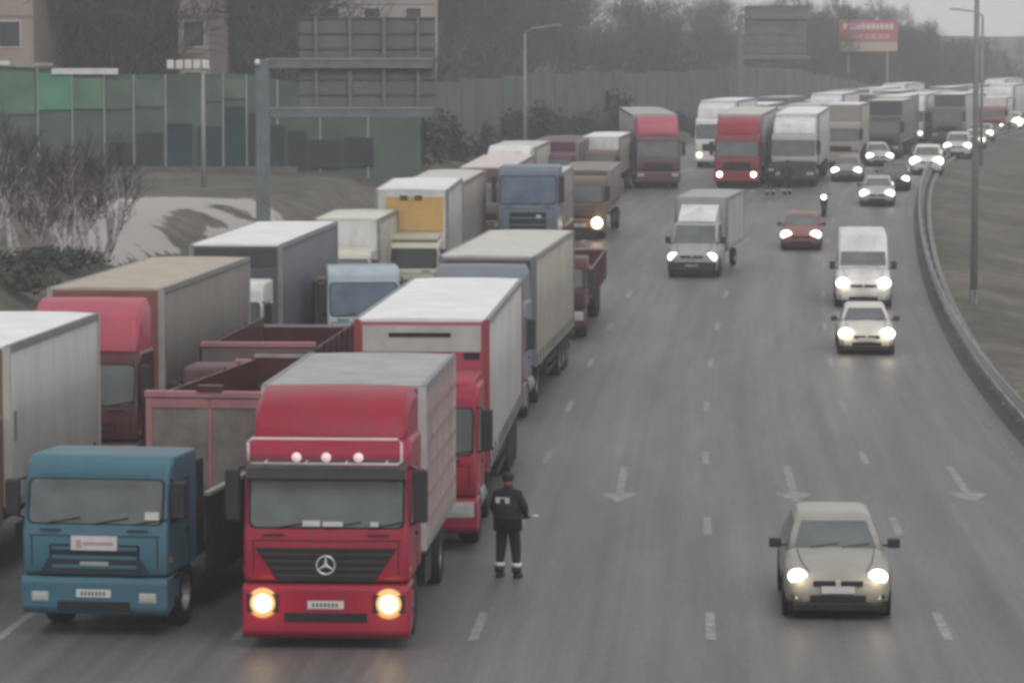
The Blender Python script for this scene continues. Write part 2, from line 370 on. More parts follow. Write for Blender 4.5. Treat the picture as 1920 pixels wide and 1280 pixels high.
# ------------------------------------------------------------------ trucks
def lamp_light(parent, loc, power, col=(1, .55, .25)):
    l = bpy.data.lights.new('headlamp_light', 'POINT'); l.energy = power; l.color = col; l.shadow_soft_size = .08
    o = bpy.data.objects.new('headlamp_light', l); COL.objects.link(o); o.parent = parent; o.location = loc; return o
def cab(root, y0, col, bump=None, w_=2.48, L=2.15, belt=1.72, ws=2.62, roof=2.98, rake=.2, glass='glass', lamps='off', defl=None, dh=.7, visor=None, grille='bars',
        detail=2, lamp_z=.78, plate=True, zmin=.34, markerbar=False, mirrors=True, lampr=.16, bottom=.98, hl=1.0, glow=0):
    """cab-over cab with its front face at y0, hung on root"""
    hw = w_ / 2; bump = bump or col
    prof = [(y0 + .05, bottom), (y0, bottom + .14), (y0 + .0, belt - .1), (y0 + .05, belt), (y0 + .05 + rake, ws), (y0 + .12 + rake, ws + (roof - ws) * .6), (y0 + .34 + rake, roof), (y0 + L, roof - .02), (y0 + L, bottom)]
    c = MB().extr(prof, -hw, hw).build('cab', col, root, bevel=.085, seg=3)
    # windscreen with rounded corners, following the rake
    def wp(x, t, off): # t 0..1 up the screen
        return (x, y0 + .05 + rake * t - off, belt + (ws - belt) * t)
    q = []
    a, tb, tt, rc = hw - .11, .05, .95, .10
    for cx, ct, s0 in ((a, tt, 0), (-a, tt, 1), (-a, tb, 2), (a, tb, 3)):
        for k in range(4):
            th = (s0 + k / 3) * math.pi / 2; q.append(wp(cx - math.copysign(rc, cx) + rc * math.cos(th), ct - math.copysign(rc, ct - .5) + rc * math.sin(th), .006))
    m = MB().loft([q, [(x, y - .012, z) for x, y, z in q]]); wsn = m.build('windscreen', M[glass], c)
    seal = [(x * 1.035, y + .008, belt + (ws - belt) / 2 + (z - belt - (ws - belt) / 2) * 1.07) for x, y, z in q]
    MB().loft([seal, [(x, y - .012, z) for x, y, z in seal]]).build('windscreen_seal', M['black'], c)
    for s in (-1, 1):
        xs = s * (hw + .002)
        p = [(y0 + .22, belt + .02), (y0 + 1.25, belt + .02), (y0 + 1.25, ws - .08), (y0 + .30 + rake, ws - .08)]
        m = MB().loft([[(xs, y, z) for y, z in p], [(xs + s * .01, y, z) for y, z in p]]); m.build('side_window', M['dglass'], c)
        if detail > 1:
            m = MB().box(min(xs, xs + s * .006), max(xs, xs + s * .006), y0 + 1.30, y0 + 1.33, bottom + .05, ws - .03).box(min(xs, xs + s * .03), max(xs, xs + s * .03), y0 + 1.1, y0 + 1.24, belt - .2, belt - .15)
            m.build('door_seam', M['black'], c)
    # bumper
    bp = [(y0 + .02, zmin), (y0 - .07, zmin + .1), (y0 - .07, bottom - .06), (y0 - .01, bottom), (y0 + .7, bottom), (y0 + .7, zmin + .2)]
    b = MB().extr(bp, -hw - .01, hw + .01).build('bumper', bump, c, bevel=.05, seg=3)
    # grille
    g0, g1 = bottom + .06, belt - .28
    if grille == 'trapezoid':
        pr = [(-hw + .18, g1 + .02), (hw - .18, g1 + .02), (hw - .52, g0 - .03), (-hw + .52, g0 - .03)]
        g = MB().extry(pr, y0 - .018, y0 + .02).build('grille', M['black'], c, bevel=.02)
        s_ = MB()
        for k in range(4):
            z = g0 + .06 + k * (g1 - g0 - .04) / 4; xx = hw - .5 + .30 * (z - g0) / (g1 - g0); s_.box(-xx, xx, y0 - .030, y0 - .017, z, z + .022)
        s_.build('grille_bar', mat('grille_bars', (.06, .055, .055), .5), g)
        e = MB(); n = 28; zc = (g0 + g1) / 2
        e.tube([(.135 * math.cos(2*math.pi*k/n), y0 - .05, zc + .135 * math.sin(2*math.pi*k/n)) for k in range(n + 1)], .014, 6)
        for k in range(3):
            t = math.pi / 2 + k * 2 * math.pi / 3; e.tube([(0, y0 - .05, zc), (.135 * math.cos(t), y0 - .05, zc + .135 * math.sin(t))], [.028, .006], 6)
        e.build('emblem', M['chrome'], g)
    else:
        g = MB().box(-hw * .62, hw * .62, y0 - .014, y0 + .02, g0, g1).build('grille', M['black'], c, bevel=.02)
        if detail > 1:
            s_ = MB()
            for k in range(3): s_.box(-hw * .58, hw * .58, y0 - .028, y0 - .013, g0 + .08 + k * (g1 - g0) / 3.2, g0 + .13 + k * (g1 - g0) / 3.2)
            s_.build('grille_bar', bump, g)
    # headlights
    for s in (-1, 1):
        on = lamps == 'on' or (lamps == 'left' and s < 0) or (lamps == 'right' and s > 0) or lamps == 'warm'
        lm = M['lampwarm'] if lamps == 'warm' or lamps == 'left' else M['lampon']
        x = s * (hw - .30)
        if detail > 1:
            MB().box(x - .24 * hl, x + .24 * hl, y0 - .085, y0 - .06, lamp_z - .14 * hl, lamp_z + .14 * hl).build('lamp_housing', M['lampoff'] if not on else M['black'], c, bevel=.04, seg=3)
        if on:
            h = MB().lathe([(.001, -.07), (lampr * .6, -.055), (lampr, 0), (lampr, .02)], 18).build('headlight', lm, c, smooth=True); h.rotation_euler = (0, 0, math.pi / 2); h.location = (x, y0 - .085, lamp_z)
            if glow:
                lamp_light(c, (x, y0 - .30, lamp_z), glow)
                rf = MB().lathe([(lampr * .95, -.01), (lampr * 1.35, .0), (lampr * 1.65, .012), (lampr * 1.65, .03)], 20).build('halo_ring', mat('glowing_halo', (.6, .4, .2), .3, emit=(1, .46, .14), es=.5), h, smooth=True)  # glowing ring added round the lens to imitate its warm glare halo
        else:
            MB().box(x - .19 * hl, x + .19 * hl, y0 - .10, y0 - .083, lamp_z - .085 * hl, lamp_z + .085 * hl).build('headlight', M['lampoff'], c, bevel=.03)
    if detail > 1 and plate:
        p = MB().box(-.27, .27, y0 - .085, y0 - .07, .62, .74).build('number_plate', M['plate'], c, bevel=.004)
        pm = MB()
        for k in range(7): pm.box(-.20 + k * .058, -.165 + k * .058, y0 - .088, y0 - .084, .65, .71)
        pm.build('plate_mark', M['glyph'], p)
        MB().box(-hw * .5, hw * .5, y0 - .078, y0 - .066, .42, .56).build('bumper_grille', M['black'], c, bevel=.01)
        for x in (-.75, 0.0, .62):
            MB().tube([(x, y0 + .03, belt + .03), (x + .52, y0 + .045, belt + .12)], .012, 5).build('wiper', M['black'], c)
    if detail > 1:
        for s in (-1, 1):
            for z in (.5, .85): MB().box(min(s * hw, s * (hw + .015)), max(s * hw, s * (hw + .015)), y0 + .35, y0 + .85, z, z + .07).build('step', M['black'], c)
            ms = MB().box(min(s * hw, s * (hw + .012)), max(s * hw, s * (hw + .012)), y0 + .12, y0 + .26, 1.15, 1.22).build('indicator_lamp', mat('amber_lens', (.5, .2, .03), .3), c)
    if mirrors:
        for s in (-1, 1):
            m = MB().box(s * (hw + .16) - .11, s * (hw + .16) + .11, y0 + .02, y0 + .18, belt + .12, ws - .03)
            mo = m.build('mirror', M['mirror'], c, bevel=.04, seg=2)
            m = MB().tube([(s * (hw - .03), y0 + .28, ws - .02), (s * (hw + .16), y0 + .12, ws - .06)], .02, 6).tube([(s * (hw - .03), y0 + .25, belt + .05), (s * (hw + .16), y0 + .12, belt + .15)], .02, 6)
            m.build('mirror_arm', M['black'], mo)
    if visor:
        yv = y0 + .05 + rake
        MB().extr([(yv - .30, ws - .16), (yv - .27, ws - .02), (yv + .02, ws + .10), (yv + .02, ws + .07), (yv - .24, ws - .06), (yv - .27, ws - .17)], -hw + .05, hw - .05).build('sun_visor', visor, c)
    if markerbar:
        zb, zt, yb = ws + .06, ws + .38, y0 - .10
        pts = [(-hw + .10, yb, zt), (-hw + .10, yb, zb + .05), (-hw + .15, yb, zb), (hw - .15, yb, zb), (hw - .10, yb, zb + .05), (hw - .10, yb, zt), (hw - .16, yb + .03, zt + .05), (-hw + .16, yb + .03, zt + .05), (-hw + .10, yb, zt)]
        lb = MB().tube(pts, .022, 8)
        for x in (-.9, -.3, .3, .9): lb.tube([(x, yb, zb), (x, y0 + .35, zb + .02)], .016, 6)
        lbo = lb.build('light_bar', mat('pale_tube', (.72, .55, .57), .35, emit=None), c, smooth=True)
        for x in (-.42, .02, .50):
            h = MB().lathe([(.001, -.03), (.06, -.02), (.075, .03), (.05, .09), (.001, .1)], 14).build('marker_lamp', M['marker'], lbo, smooth=True); h.rotation_euler = (0, 0, math.pi / 2); h.location = (x, yb - .03, zb + .10)
    if defl:
        d0 = y0 + .36 + rake; z0 = roof - .03
        rings = []
        for (yy, zz, ww) in ((d0, .02, hw - .14), (d0 + .06, dh * .30, hw - .10), (d0 + .28, dh * .68, hw - .09), (d0 + .75, dh * .93, hw - .07), (d0 + 1.35, dh, hw - .04)):
            rings.append([(-ww, yy + .10, z0), (-ww, yy, z0 + zz * .8), (-ww + .09, yy - .02, z0 + zz), (0, yy - .06, z0 + zz + .015), (ww - .09, yy - .02, z0 + zz), (ww, yy, z0 + zz * .8), (ww, yy + .10, z0)])
        MB().loft(rings).build('roof_deflector', defl, c, bevel=.02, smooth=True)
    if detail > 1:
        MB().box(-hw + .12, hw - .12, y0 - .006, y0 + .004, belt - .16, belt - .145).build('panel_seam', M['black'], c)
        for s in (-1, 1):
            MB().box(s * (hw - .16) - .008, s * (hw - .16) + .008, y0 - .006, y0 + .004, bottom + .15, belt - .165).build('panel_seam', M['black'], c)
            MB().tube([(s * (hw - .30), y0 - .03, belt - .06), (s * (hw - .62), y0 - .03, belt - .06)], .014, 6).build('grab_handle', M['black'], c)
    # front axle
    for s in (-1, 1): wheel(root, s * (hw - .22), y0 + 1.38)
    return c

def chassis(root, y0, y1, hw=.42, z0=.62, z1=.95):
    m = MB()
    for s in (-1, 1): m.box(s * hw - .05, s * hw + .05, y0, y1, z0, z1)
    y = y0 + .4
    while y < y1: m.box(-hw, hw, y, y + .1, z0 + .05, z1 - .05); y += 1.4
    return m.build('chassis', M['chassis'], root)

def cargo(root, y0, L, side, front, roof, top=4.0, bot=1.15, w_=2.52, ribs=0, ribm=None, posts=None, topband=None, curtain=True, detail=2, rear=None, railm=None, parts=True):
    hw = w_ / 2
    b = MB().box(-hw + .03, hw - .03, y0 + .03, y0 + L - .03, bot + .05, top - .03).build('cargo_box', side, root)
    MB().box(-hw + .05, hw - .05, y0, y0 + .05, bot + .08, top - .07).build('front_wall', front, b, bevel=.01)
    MB().box(-hw + .05, hw - .05, y0 + L - .05, y0 + L, bot + .08, top - .07).build('rear_door', rear or side, b)
    # roof: slightly domed, with cross bows showing through
    n = max(4, int(L / .6)); rings = []
    for i in range(n + 1):
        y = y0 + .02 + (L - .04) * i / n; dz = .014 * (i % 2)
        rings.append([(-hw + .02, y, top - .05), (-hw + .02, y, top - .005), (-hw * .5, y, top + .012 + dz), (0, y, top + .018 + dz), (hw * .5, y, top + .012 + dz), (hw - .02, y, top - .005), (hw - .02, y, top - .05)])
    MB().loft(rings).build('roof', roof, b, smooth=False)
    for s in (-1, 1):
        rings = []; n = max(6, int(L / .34))
        for i in range(n + 1):
            y = y0 + .06 + (L - .12) * i / n; k = .014 * math.sin(i * 2.2 + s) + .008 * math.sin(i * .9) if curtain else 0
            rings.append([(s * (hw - .02), y, bot + .02), (s * (hw + .004 + k), y, bot + .1), (s * (hw + .006 + k * .6), y, (top + bot) / 2), (s * (hw + k * .3), y, top - .12), (s * (hw - .03), y, top - .12)])
        MB().loft(rings).build('side_panel', side, b, smooth=curtain)
        rm = MB()
        rm.box(min(s * (hw - .06), s * (hw + .022)), max(s * (hw - .06), s * (hw + .022)), y0 + .005, y0 + L - .005, top - .11, top + .006)
        rm.box(min(s * (hw - .06), s * (hw + .018)), max(s * (hw - .06), s * (hw + .018)), y0 + .005, y0 + L - .005, bot - .04, bot + .09)
        rm.build('side_rail', railm or M['steel'], b)
        pm = MB().box(min(s * (hw - .10), s * (hw + .026)), max(s * (hw - .10), s * (hw + .026)), y0 - .012, y0 + .10, bot, top - .02)
        pm.build('corner_post', posts or M['steel'], b)
        pm = MB().box(min(s * (hw - .10), s * (hw + .026)), max(s * (hw - .10), s * (hw + .026)), y0 + L - .10, y0 + L + .01, bot, top - .02); pm.build('corner_post', posts or M['steel'], b)
        if ribs:
            r_ = MB()
            for i in range(1, ribs):
                z = bot + (top - bot - .1) * i / ribs; r_.box(min(s * (hw + .004), s * (hw + .03)), max(s * (hw + .004), s * (hw + .03)), y0 + .12, y0 + L - .12, z - .05, z + .05)
            r_.build('side_band', ribm or side, b)
        elif detail > 1 and curtain:
            k = int(L / .9)
            for i in range(k):
                y = y0 + .35 + i * .9; MB().box(min(s * (hw + .012), s * (hw + .032)), max(s * (hw + .012), s * (hw + .032)), y, y + .045, bot - .08, bot + .30).build('strap', M['black'], b)
    if topband:
        MB().box(-hw + .14, hw - .14, y0 - .014, y0 + .01, top - .62, top - .12).build('front_band', topband, b)
    return b

def trailer_gear(root, y0, L, axles=3, bot=1.15):
    chassis(root, y0 + .3, y0 + L - .1, .48, .72, bot)
    for k in range(axles):
        for s in (-1, 1): wheel(root, s * 1.04, y0 + L - 2.0 - 1.32 * k)
    for s in (-1, 1):
        m = MB(); m.box(s * 1.18 - .02, s * 1.18 + .02, y0 + 4.2, y0 + L - 6.0, .52, .62).box(s * 1.18 - .02, s * 1.18 + .02, y0 + 4.2, y0 + L - 6.0, .80, .92)
        for y in (y0 + 4.4, y0 + L - 6.3): m.box(s * 1.15 - .03, s * 1.15 + .03, y, y + .08, .5, bot)
        m.build('side_guard', M['chassis'], root)
    for s in (-1, 1): MB().box(s * .8 - .06, s * .8 + .06, y0 + 2.6, y0 + 2.75, .12, bot).build('landing_leg', M['chassis'], root)
    MB().box(-1.15, 1.15, y0 + L - .12, y0 + L - .02, .45, .60).build('rear_bumper', M['chassis'], root)

def tractor_rear(root, y0):
    chassis(root, y0 + 2.0, y0 + 5.9)
    for s in (-1, 1):
        wheel(root, s * .98, y0 + 4.95)
        MB().tube([(s * .93, y0 + 2.3, .66), (s * .93, y0 + 3.6, .66)], .27, 14).build('fuel_tank', M['steel'], root, smooth=True)
        pts = [(s * .98, y0 + 4.95 - .62 * math.cos(t), .5 + .62 * math.sin(t)) for t in [R(a) for a in range(15, 170, 22)]]
        mm = MB(); mm.loft([[(p[0] - .2, p[1], p[2]), (p[0] + .2, p[1], p[2]), (p[0] + .2, p[1], p[2] + .03), (p[0] - .2, p[1], p[2] + .03)] for p in pts]); mm.build('mudguard', M['black'], root)

def semi(root, cabkw, L=13.6, gap=3.0, **ckw):
    cab(root, 0, **cabkw); tractor_rear(root, 0)
    b = cargo(root, gap, L, **ckw); trailer_gear(root, gap, L, bot=ckw.get('bot', 1.15)); return b
def rigid(root, cabkw, L=7, gap=2.35, axles=1, **ckw):
    cab(root, 0, **cabkw); chassis(root, 1.9, gap + L)
    b = cargo(root, gap, L, **ckw)
    for k in range(axles):
        for s in (-1, 1): wheel(root, s * 1.02, gap + L - 1.9 - 1.3 * k)
    MB().box(-1.1, 1.1, gap + L - .1, gap + L, .5, .62).build('rear_bumper', M['chassis'], root)
    for s in (-1, 1): MB().box(s * 1.15 - .02, s * 1.15 + .02, gap + 1.0, max(gap + 1.4, gap + L - 3.0), .55, .85).build('side_guard', M['chassis'], root)
    return b

RED = paint('crimson_paint', (.32, .012, .042), .34); REDD = paint('dark_red_paint', (.075, .018, .022), .4); PINK = paint('rose_red_paint', (.44, .075, .12), .22)
MAROON = paint('maroon_paint', (.12, .05, .068), .5); BLUE = paint('teal_blue_paint', (.052, .150, .205), .35); GREYBLUE = paint('grey_blue_paint', (.16, .18, .22), .4)
BROWN = paint('brown_paint', (.16, .11, .09), .5); SILVER = paint('silver_paint', (.42, .42, .41), .4); LBLUE = paint('pale_blue_paint', (.42, .52, .57), .3); GREY = paint('mid_grey_paint', (.20, .20, .20), .4)
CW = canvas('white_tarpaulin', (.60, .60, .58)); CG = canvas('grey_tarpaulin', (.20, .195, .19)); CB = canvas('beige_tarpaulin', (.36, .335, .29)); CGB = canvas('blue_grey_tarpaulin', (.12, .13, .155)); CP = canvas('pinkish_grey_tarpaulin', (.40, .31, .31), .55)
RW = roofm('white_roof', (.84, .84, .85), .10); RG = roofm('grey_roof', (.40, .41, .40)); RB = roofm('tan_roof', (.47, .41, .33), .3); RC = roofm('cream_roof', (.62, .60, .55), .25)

def T1():
    r = root_at('red_box_truck', 'red box truck with both headlights lit at the head of the queue', 'truck', 0, 47.1, X=-2.76)
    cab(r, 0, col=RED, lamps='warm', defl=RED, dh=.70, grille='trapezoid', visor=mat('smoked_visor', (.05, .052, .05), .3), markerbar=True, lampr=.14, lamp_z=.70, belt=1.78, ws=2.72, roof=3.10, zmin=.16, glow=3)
    c = [o for o in r.children if o.name.startswith('cab')][0]
    for x, wd, h in ((-.22, .26, .085), (.10, .30, .07), (.72, .12, .07)): MB().box(x - wd / 2, x + wd / 2, .01, .03, 1.84, 1.84 + h).build('dashboard_card', mat('pale_card', (.6, .62, .6), .6), c)
    chassis(r, 1.9, 8.6)
    cargo(r, 2.45, 6.2, side=CP, front=RED, roof=RG, top=3.72, ribs=6, ribm=mat('dusty_red_band', (.37, .24, .25), .6, dirt=.6), posts=mat('aluminium_post', (.5, .49, .5), .5), curtain=False)
    for s in (-1, 1): wheel(r, s * 1.02, 6.6)
    MB().box(-1.1, 1.1, 8.5, 8.62, .5, .62).build('rear_bumper', M['chassis'], r)
    m = MB()
    for s in (-1, 1): MB().box(s * 1.1 - .12, s * 1.1 + .12, 3.0, 4.2, .5, .95).build('storage_box', M['black'], r)
T1()
def T2():
    r = root_at('red_semi_truck', 'red semi truck with a white roofed red fronted trailer, second in its lane', 'truck', 0, 57.3, X=-1.86, yaw=.4)
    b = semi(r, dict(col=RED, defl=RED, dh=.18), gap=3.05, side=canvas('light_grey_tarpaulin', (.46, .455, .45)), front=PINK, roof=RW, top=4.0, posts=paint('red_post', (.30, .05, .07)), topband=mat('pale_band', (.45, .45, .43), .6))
    m = MB().box(-.62, .55, 3.02, 3.034, 3.66, 3.74); m.build('dark_strip', M['black'], b)
    MB().box(-1.12, -.82, 3.02, 3.034, 3.25, 3.36).build('vent', M['black'], b); MB().box(.80, 1.1, 3.02, 3.034, 3.25, 3.36).build('vent', M['black'], b)
T2()
def T3():
    r = root_at('beige_semi_truck', 'semi truck with beige trailer and grey blue front, third in its lane', 'truck', 0, 80.0, X=-.92, yaw=-1.6)
    semi(r, dict(col=GREYBLUE, defl=GREYBLUE, dh=.9, roof=3.0), gap=3.1, side=CB, front=paint('slate_paint', (.22, .23, .27)), roof=RC, top=4.0, topband=mat('dark_slate_band', (.07, .07, .09), .6), posts=paint('slate_post', (.18, .19, .21)))
T3()
def flatbed(root, y0, L, col, bot=1.0, hwall=.9, rearwall=None, inner=None, w_=2.5):
    hw = w_ / 2; b = MB().box(-hw, hw, y0, y0 + L, bot, bot + .14).build('bed', col, root, bevel=.01)
    MB().box(-hw, hw, y0 - .06, y0 + .04, bot + .141, bot + hwall).build('headboard', inner or col, b, bevel=.015)
    MB().box(-hw - .02, hw + .02, y0 - .09, y0 + .07, bot + hwall, bot + hwall + .12).build('top_rail', railcol, b, bevel=.02)
    for s in (-1, 1):
        m = MB().box(s * hw - .03, s * hw + .03, y0 + .07, y0 + L - .07, bot + .141, bot + hwall - .03); m.build('side_wall', col, b)
        for k in range(int(L / 1.2) + 1):
            y = y0 + .1 + k * 1.2; MB().box(s * (hw + .055) - .022, s * (hw + .055) + .022, y, y + .08, bot, bot + hwall).build('stake', col, b)
    MB().box(-hw, hw, y0 + L - .05, y0 + L + .05, bot + .141, bot + (rearwall or hwall)).build('tailboard', col, b, bevel=.015)
    MB().box(-hw - .02, hw + .02, y0 + L - .08, y0 + L + .08, bot + (rearwall or hwall), bot + (rearwall or hwall) + .06).build('rear_rail', mat('grey_pink_rail', (.34, .29, .29), .6), b)
    return b
railcol = paint('pale_red_rail', (.42, .19, .195), .5)
def B1():
    r = root_at('blue_flatbed_truck', 'teal blue cab truck with an empty red railed bed, headlights off', 'truck', 0, 48.2, X=-6.34, yaw=-5.0)
    c = cab(r, 0, col=BLUE, w_=2.28, L=1.9, belt=1.70, ws=2.42, roof=2.74, rake=.16, bump=BLUE, hl=.55, lamp_z=.62, bottom=.92)
    MB().box(-.85, .85, -.02, .03, 2.47 , 2.50).build('drip_rail', BLUE, c)
    p = MB().box(-.36, .36, -.035, -.005, 1.33, 1.55).build('front_sign', mat('white_sign', (.62, .58, .60), .5, var=.12, vs=6), c, bevel=.006)
    MB().box(-.28, -.20, -.04, -.034, 1.37, 1.49).box(-.16, .30, -.04, -.034, 1.41, 1.46).build('sign_mark', mat('faded_red_mark', (.45, .30, .33), .6), p)
    MB().box(-.22, .22, -.035, -.018, 1.10, 1.16).build('name_badge', mat('badge_grey', (.35, .37, .38), .4), c)
    MB().box(-.16, .14, .50, .52, 2.60, 2.66).build('roof_badge', mat('dark_teal', (.03, .07, .09), .5), c)
    MB().box(.78, 1.0, .03, .05, 1.80, 1.92).build('windscreen_card', mat('pale_card', (.6, .62, .6), .6), c)
    MB().extry([(-.72, 1.20), (.72, 1.20), (.86, .96), (-.86, .96)], -.025, -.012).build('lower_grille', mat('dark_teal_plastic', (.02, .035, .045), .6), c)
    # bed behind
    MB().box(-1.1, 1.1, 2.0, 2.5, .95, 2.5).build('cab_back_box', M['black'], r, bevel=.04)
    b = flatbed(r, 7.5, 8.6, REDD, bot=1.15, hwall=1.80, w_=2.3, inner=mat('grey_headboard', (.215, .195, .18), .75, var=.3, dirt=.7))
    m = MB().box(-.03, .03, 7.42, 7.44, 1.35, 2.93).box(-1.1, 1.1, 7.42, 7.44, 2.78, 2.93).box(-1.14, -1.03, 7.41, 7.44, 1.3, 2.94).box(1.03, 1.14, 7.41, 7.44, 1.3, 2.94); m.build('headboard_frame', railcol, b)
    MB().box(-.22, .22, 7.38, 7.62, 3.071, 3.17).build('lamp_holder', REDD, b)
    chassis(r, 1.8, 16)
    dk = mat('shade_dark_side', (.028, .024, .023), .8, var=.4, dirt=.35)  # near-black board colour, with the shade between the trucks put into it
    mm = MB().box(-1.08, 1.08, 2.62, 7.3, 1.0, 1.12).build('deck', M['chassis'], r)
    for s in (-1, 1):
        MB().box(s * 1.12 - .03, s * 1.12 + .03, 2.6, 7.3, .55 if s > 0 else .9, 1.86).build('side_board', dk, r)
        MB().box(s * 1.12 - .05, s * 1.12 + .05, 2.58, 7.32, 1.861, 1.92).build('board_edge', mat('pale_edge', (.36, .34, .34), .6), r)
    for y in (12.6, 13.9):
        for s in (-1, 1): wheel(r, s * 1.0, y)
B1()
def E2():
    r = root_at('dark_red_tipper_truck', 'dark red truck with an empty open bed behind the blue cab truck', 'truck', 0, 66.9, X=-5.75)
    cab(r, 0, col=REDD, ws=2.25, roof=2.5, belt=1.6, detail=1)
    b = flatbed(r, 3.2, 10.0, REDD, bot=1.2, hwall=1.5, rearwall=1.22, inner=mat('grey_red_board', (.16, .125, .125), .75, dirt=.4))
    MB().box(-.2, .2, .9, 1.25, 2.49, 2.6).build('roof_beacon', railcol, r)
    chassis(r, 1.9, 13)
    for y in (10.2, 11.5):
        for s in (-1, 1): wheel(r, s * 1.0, y)
E2()
def TL1():
    r = root_at('white_box_truck', 'white box truck cut off by the left edge, left of the blue cab truck', 'truck', 0, 51.4, X=-9.90)
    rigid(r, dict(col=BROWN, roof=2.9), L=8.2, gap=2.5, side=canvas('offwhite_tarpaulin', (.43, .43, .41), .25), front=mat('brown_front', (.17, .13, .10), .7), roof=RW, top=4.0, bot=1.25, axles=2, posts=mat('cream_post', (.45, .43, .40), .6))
    MB().box(1.26 + .012, 1.26 + .03, 2.82, 3.0, 2.35, 2.85).build('side_vent', mat('grey_vent', (.2, .2, .2), .6), r)
TL1()
def TL2():
    r = root_at('tan_roofed_semi_truck', 'semi truck with tan trailer roof and rose red wind deflector on the left', 'truck', 0, 66.6, X=-9.05)
    semi(r, dict(col=REDD, defl=PINK, dh=1.08, glass='glass', ws=2.62, roof=2.85), gap=3.1, side=canvas('brown_grey_tarpaulin', (.18, .165, .15)), front=mat('dull_red_front', (.24, .10, .09), .7), roof=RB, top=4.02, posts=mat('grey_post', (.36, .35, .34), .6))
TL2()
def TL3():
    r = root_at('blue_grey_semi_truck', 'semi truck with blue grey trailer, white roof and small white cab at far left', 'truck', 0, 84.4, X=-7.75)
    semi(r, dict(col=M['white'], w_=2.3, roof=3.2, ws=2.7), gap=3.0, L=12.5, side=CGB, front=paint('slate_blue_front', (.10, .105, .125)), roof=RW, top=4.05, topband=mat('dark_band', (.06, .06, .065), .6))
TL3()
def E3():
    r = root_at('pale_blue_truck', 'white and pale blue cab truck with teal lower front in the left queue', 'truck', 682, 91.0, yaw=9)
    c = cab(r, 0, col=LBLUE, w_=2.1, roof=3.15, ws=2.75, belt=1.75, glass='bglass', bump=paint('teal_bumper', (.07, .15, .17)))
    b = flatbed(r, 2.8, 6.5, GREY, bot=1.1, hwall=1.5); chassis(r, 1.9, 9)
    for s in (-1, 1): wheel(r, s * 1.0, 7.4)
E3()
def E4():
    r = root_at('yellow_fronted_box_truck', 'white roofed box truck with a yellow orange panel above its cab', 'truck', 762, 112.0, yaw=2)
    Yl = paint('ochre_yellow_panel', (.66, .42, .15), .25)
    b = rigid(r, dict(col=M['offwhite'], roof=2.45, ws=2.22, belt=1.5, w_=2.3, defl=None, glass='dglass'), L=7, gap=2.3, side=canvas('pale_grey_tarpaulin', (.40, .385, .36)), front=M['white'], roof=RW, top=4.15, topband=None, w_=2.62)
    MB().box(-.90, 1.14, 2.27, 2.29, 2.66, 3.88).build('yellow_panel', Yl, b, bevel=.005)
    MB().box(-.42, -.14, 2.25, 2.268, 3.76, 3.93).box(.10, .38, 2.25, 2.268, 3.76, 3.93).build('panel_mark', mat('dark_mark', (.10, .07, .04), .6), b)
    MB().box(-1.1, 1.1, .35, 2.1, 2.46, 2.62).build('roof_rack', paint('cream_rack', (.58, .55, .44)), b, bevel=.05)
E4()
def simple_rigid(name, label, px, Y, col, side, roof, top=3.4, L=6.5, w_=2.4, lamps='off', glass='glass', yaw=0, front=None, roofcab=2.5, detail=1, defl=None, dh=.6, ws=2.25, belt=1.55, group=None, cw=2.3):
    r = root_at(name, label, 'truck', px, Y, yaw, group)
    rigid(r, dict(col=col, roof=roofcab, ws=ws, belt=belt, w_=cw, lamps=lamps, glass=glass, detail=detail, defl=defl, dh=dh), L=L, gap=2.3, side=side, front=front or M['white'], roof=roof, top=top, w_=w_, detail=detail)
    return r
def simple_semi(name, label, px, Y, col, side, roof, defl=None, dh=.8, lamps='off', glass='glass', front=None, yaw=0, top=4.0, group=None, detail=1, L=13.0, band=None, roofcab=2.98, lamp_z=.78, darkfoot=False):
    r = root_at(name, label, 'truck', px, Y, yaw, group)
    semi(r, dict(col=col, defl=defl, dh=dh, lamps=lamps, glass=glass, detail=detail, roof=roofcab, lamp_z=lamp_z, bump=mat('dark_bumper', (.05, .048, .055), .6) if darkfoot else None, bottom=1.35 if darkfoot else .98), L=L, gap=3.0, side=side, front=front or side, roof=roof, top=top, detail=detail, topband=band)
    return r
simple_rigid('cream_box_truck', 'small cream roofed box truck left of the yellow fronted box truck', 634, 107.0, M['offwhite'], canvas('cream_tarpaulin', (.42, .40, .33)), roofm('pale_cream_roof', (.72, .72, .62), .15), top=3.45, L=5, w_=2.25, cw=2.15)
simple_rigid('grey_box_truck', 'grey sided white roofed box truck right behind the yellow fronted one', 800, 125.0, GREY, canvas('taupe_tarpaulin', (.26, .24, .22)), RC, top=3.6, L=8)
simple_rigid('pink_roofed_box_truck', 'low box truck with a pinkish white roof far back in the left queue', 900, 141.0, BROWN, canvas('brown_tarpaulin', (.24, .19, .17)), roofm('pinkish_roof', (.68, .60, .58), .15), top=3.15, L=9, front=BROWN)
simple_rigid('round_topped_truck', 'truck with a rounded white cab deflector behind the pink roofed box truck', 950, 158.0, M['white'], CB, RC, top=3.1, defl=M['white'], dh=.75, L=6)
simple_rigid('small_maroon_truck', 'small maroon truck far back in the left queue beneath the bank', 1030, 165.0, MAROON, canvas('maroon_tarpaulin', (.12, .07, .07)), roofm('maroon_roof', (.16, .10, .10)), top=3.0, L=7, front=MAROON)
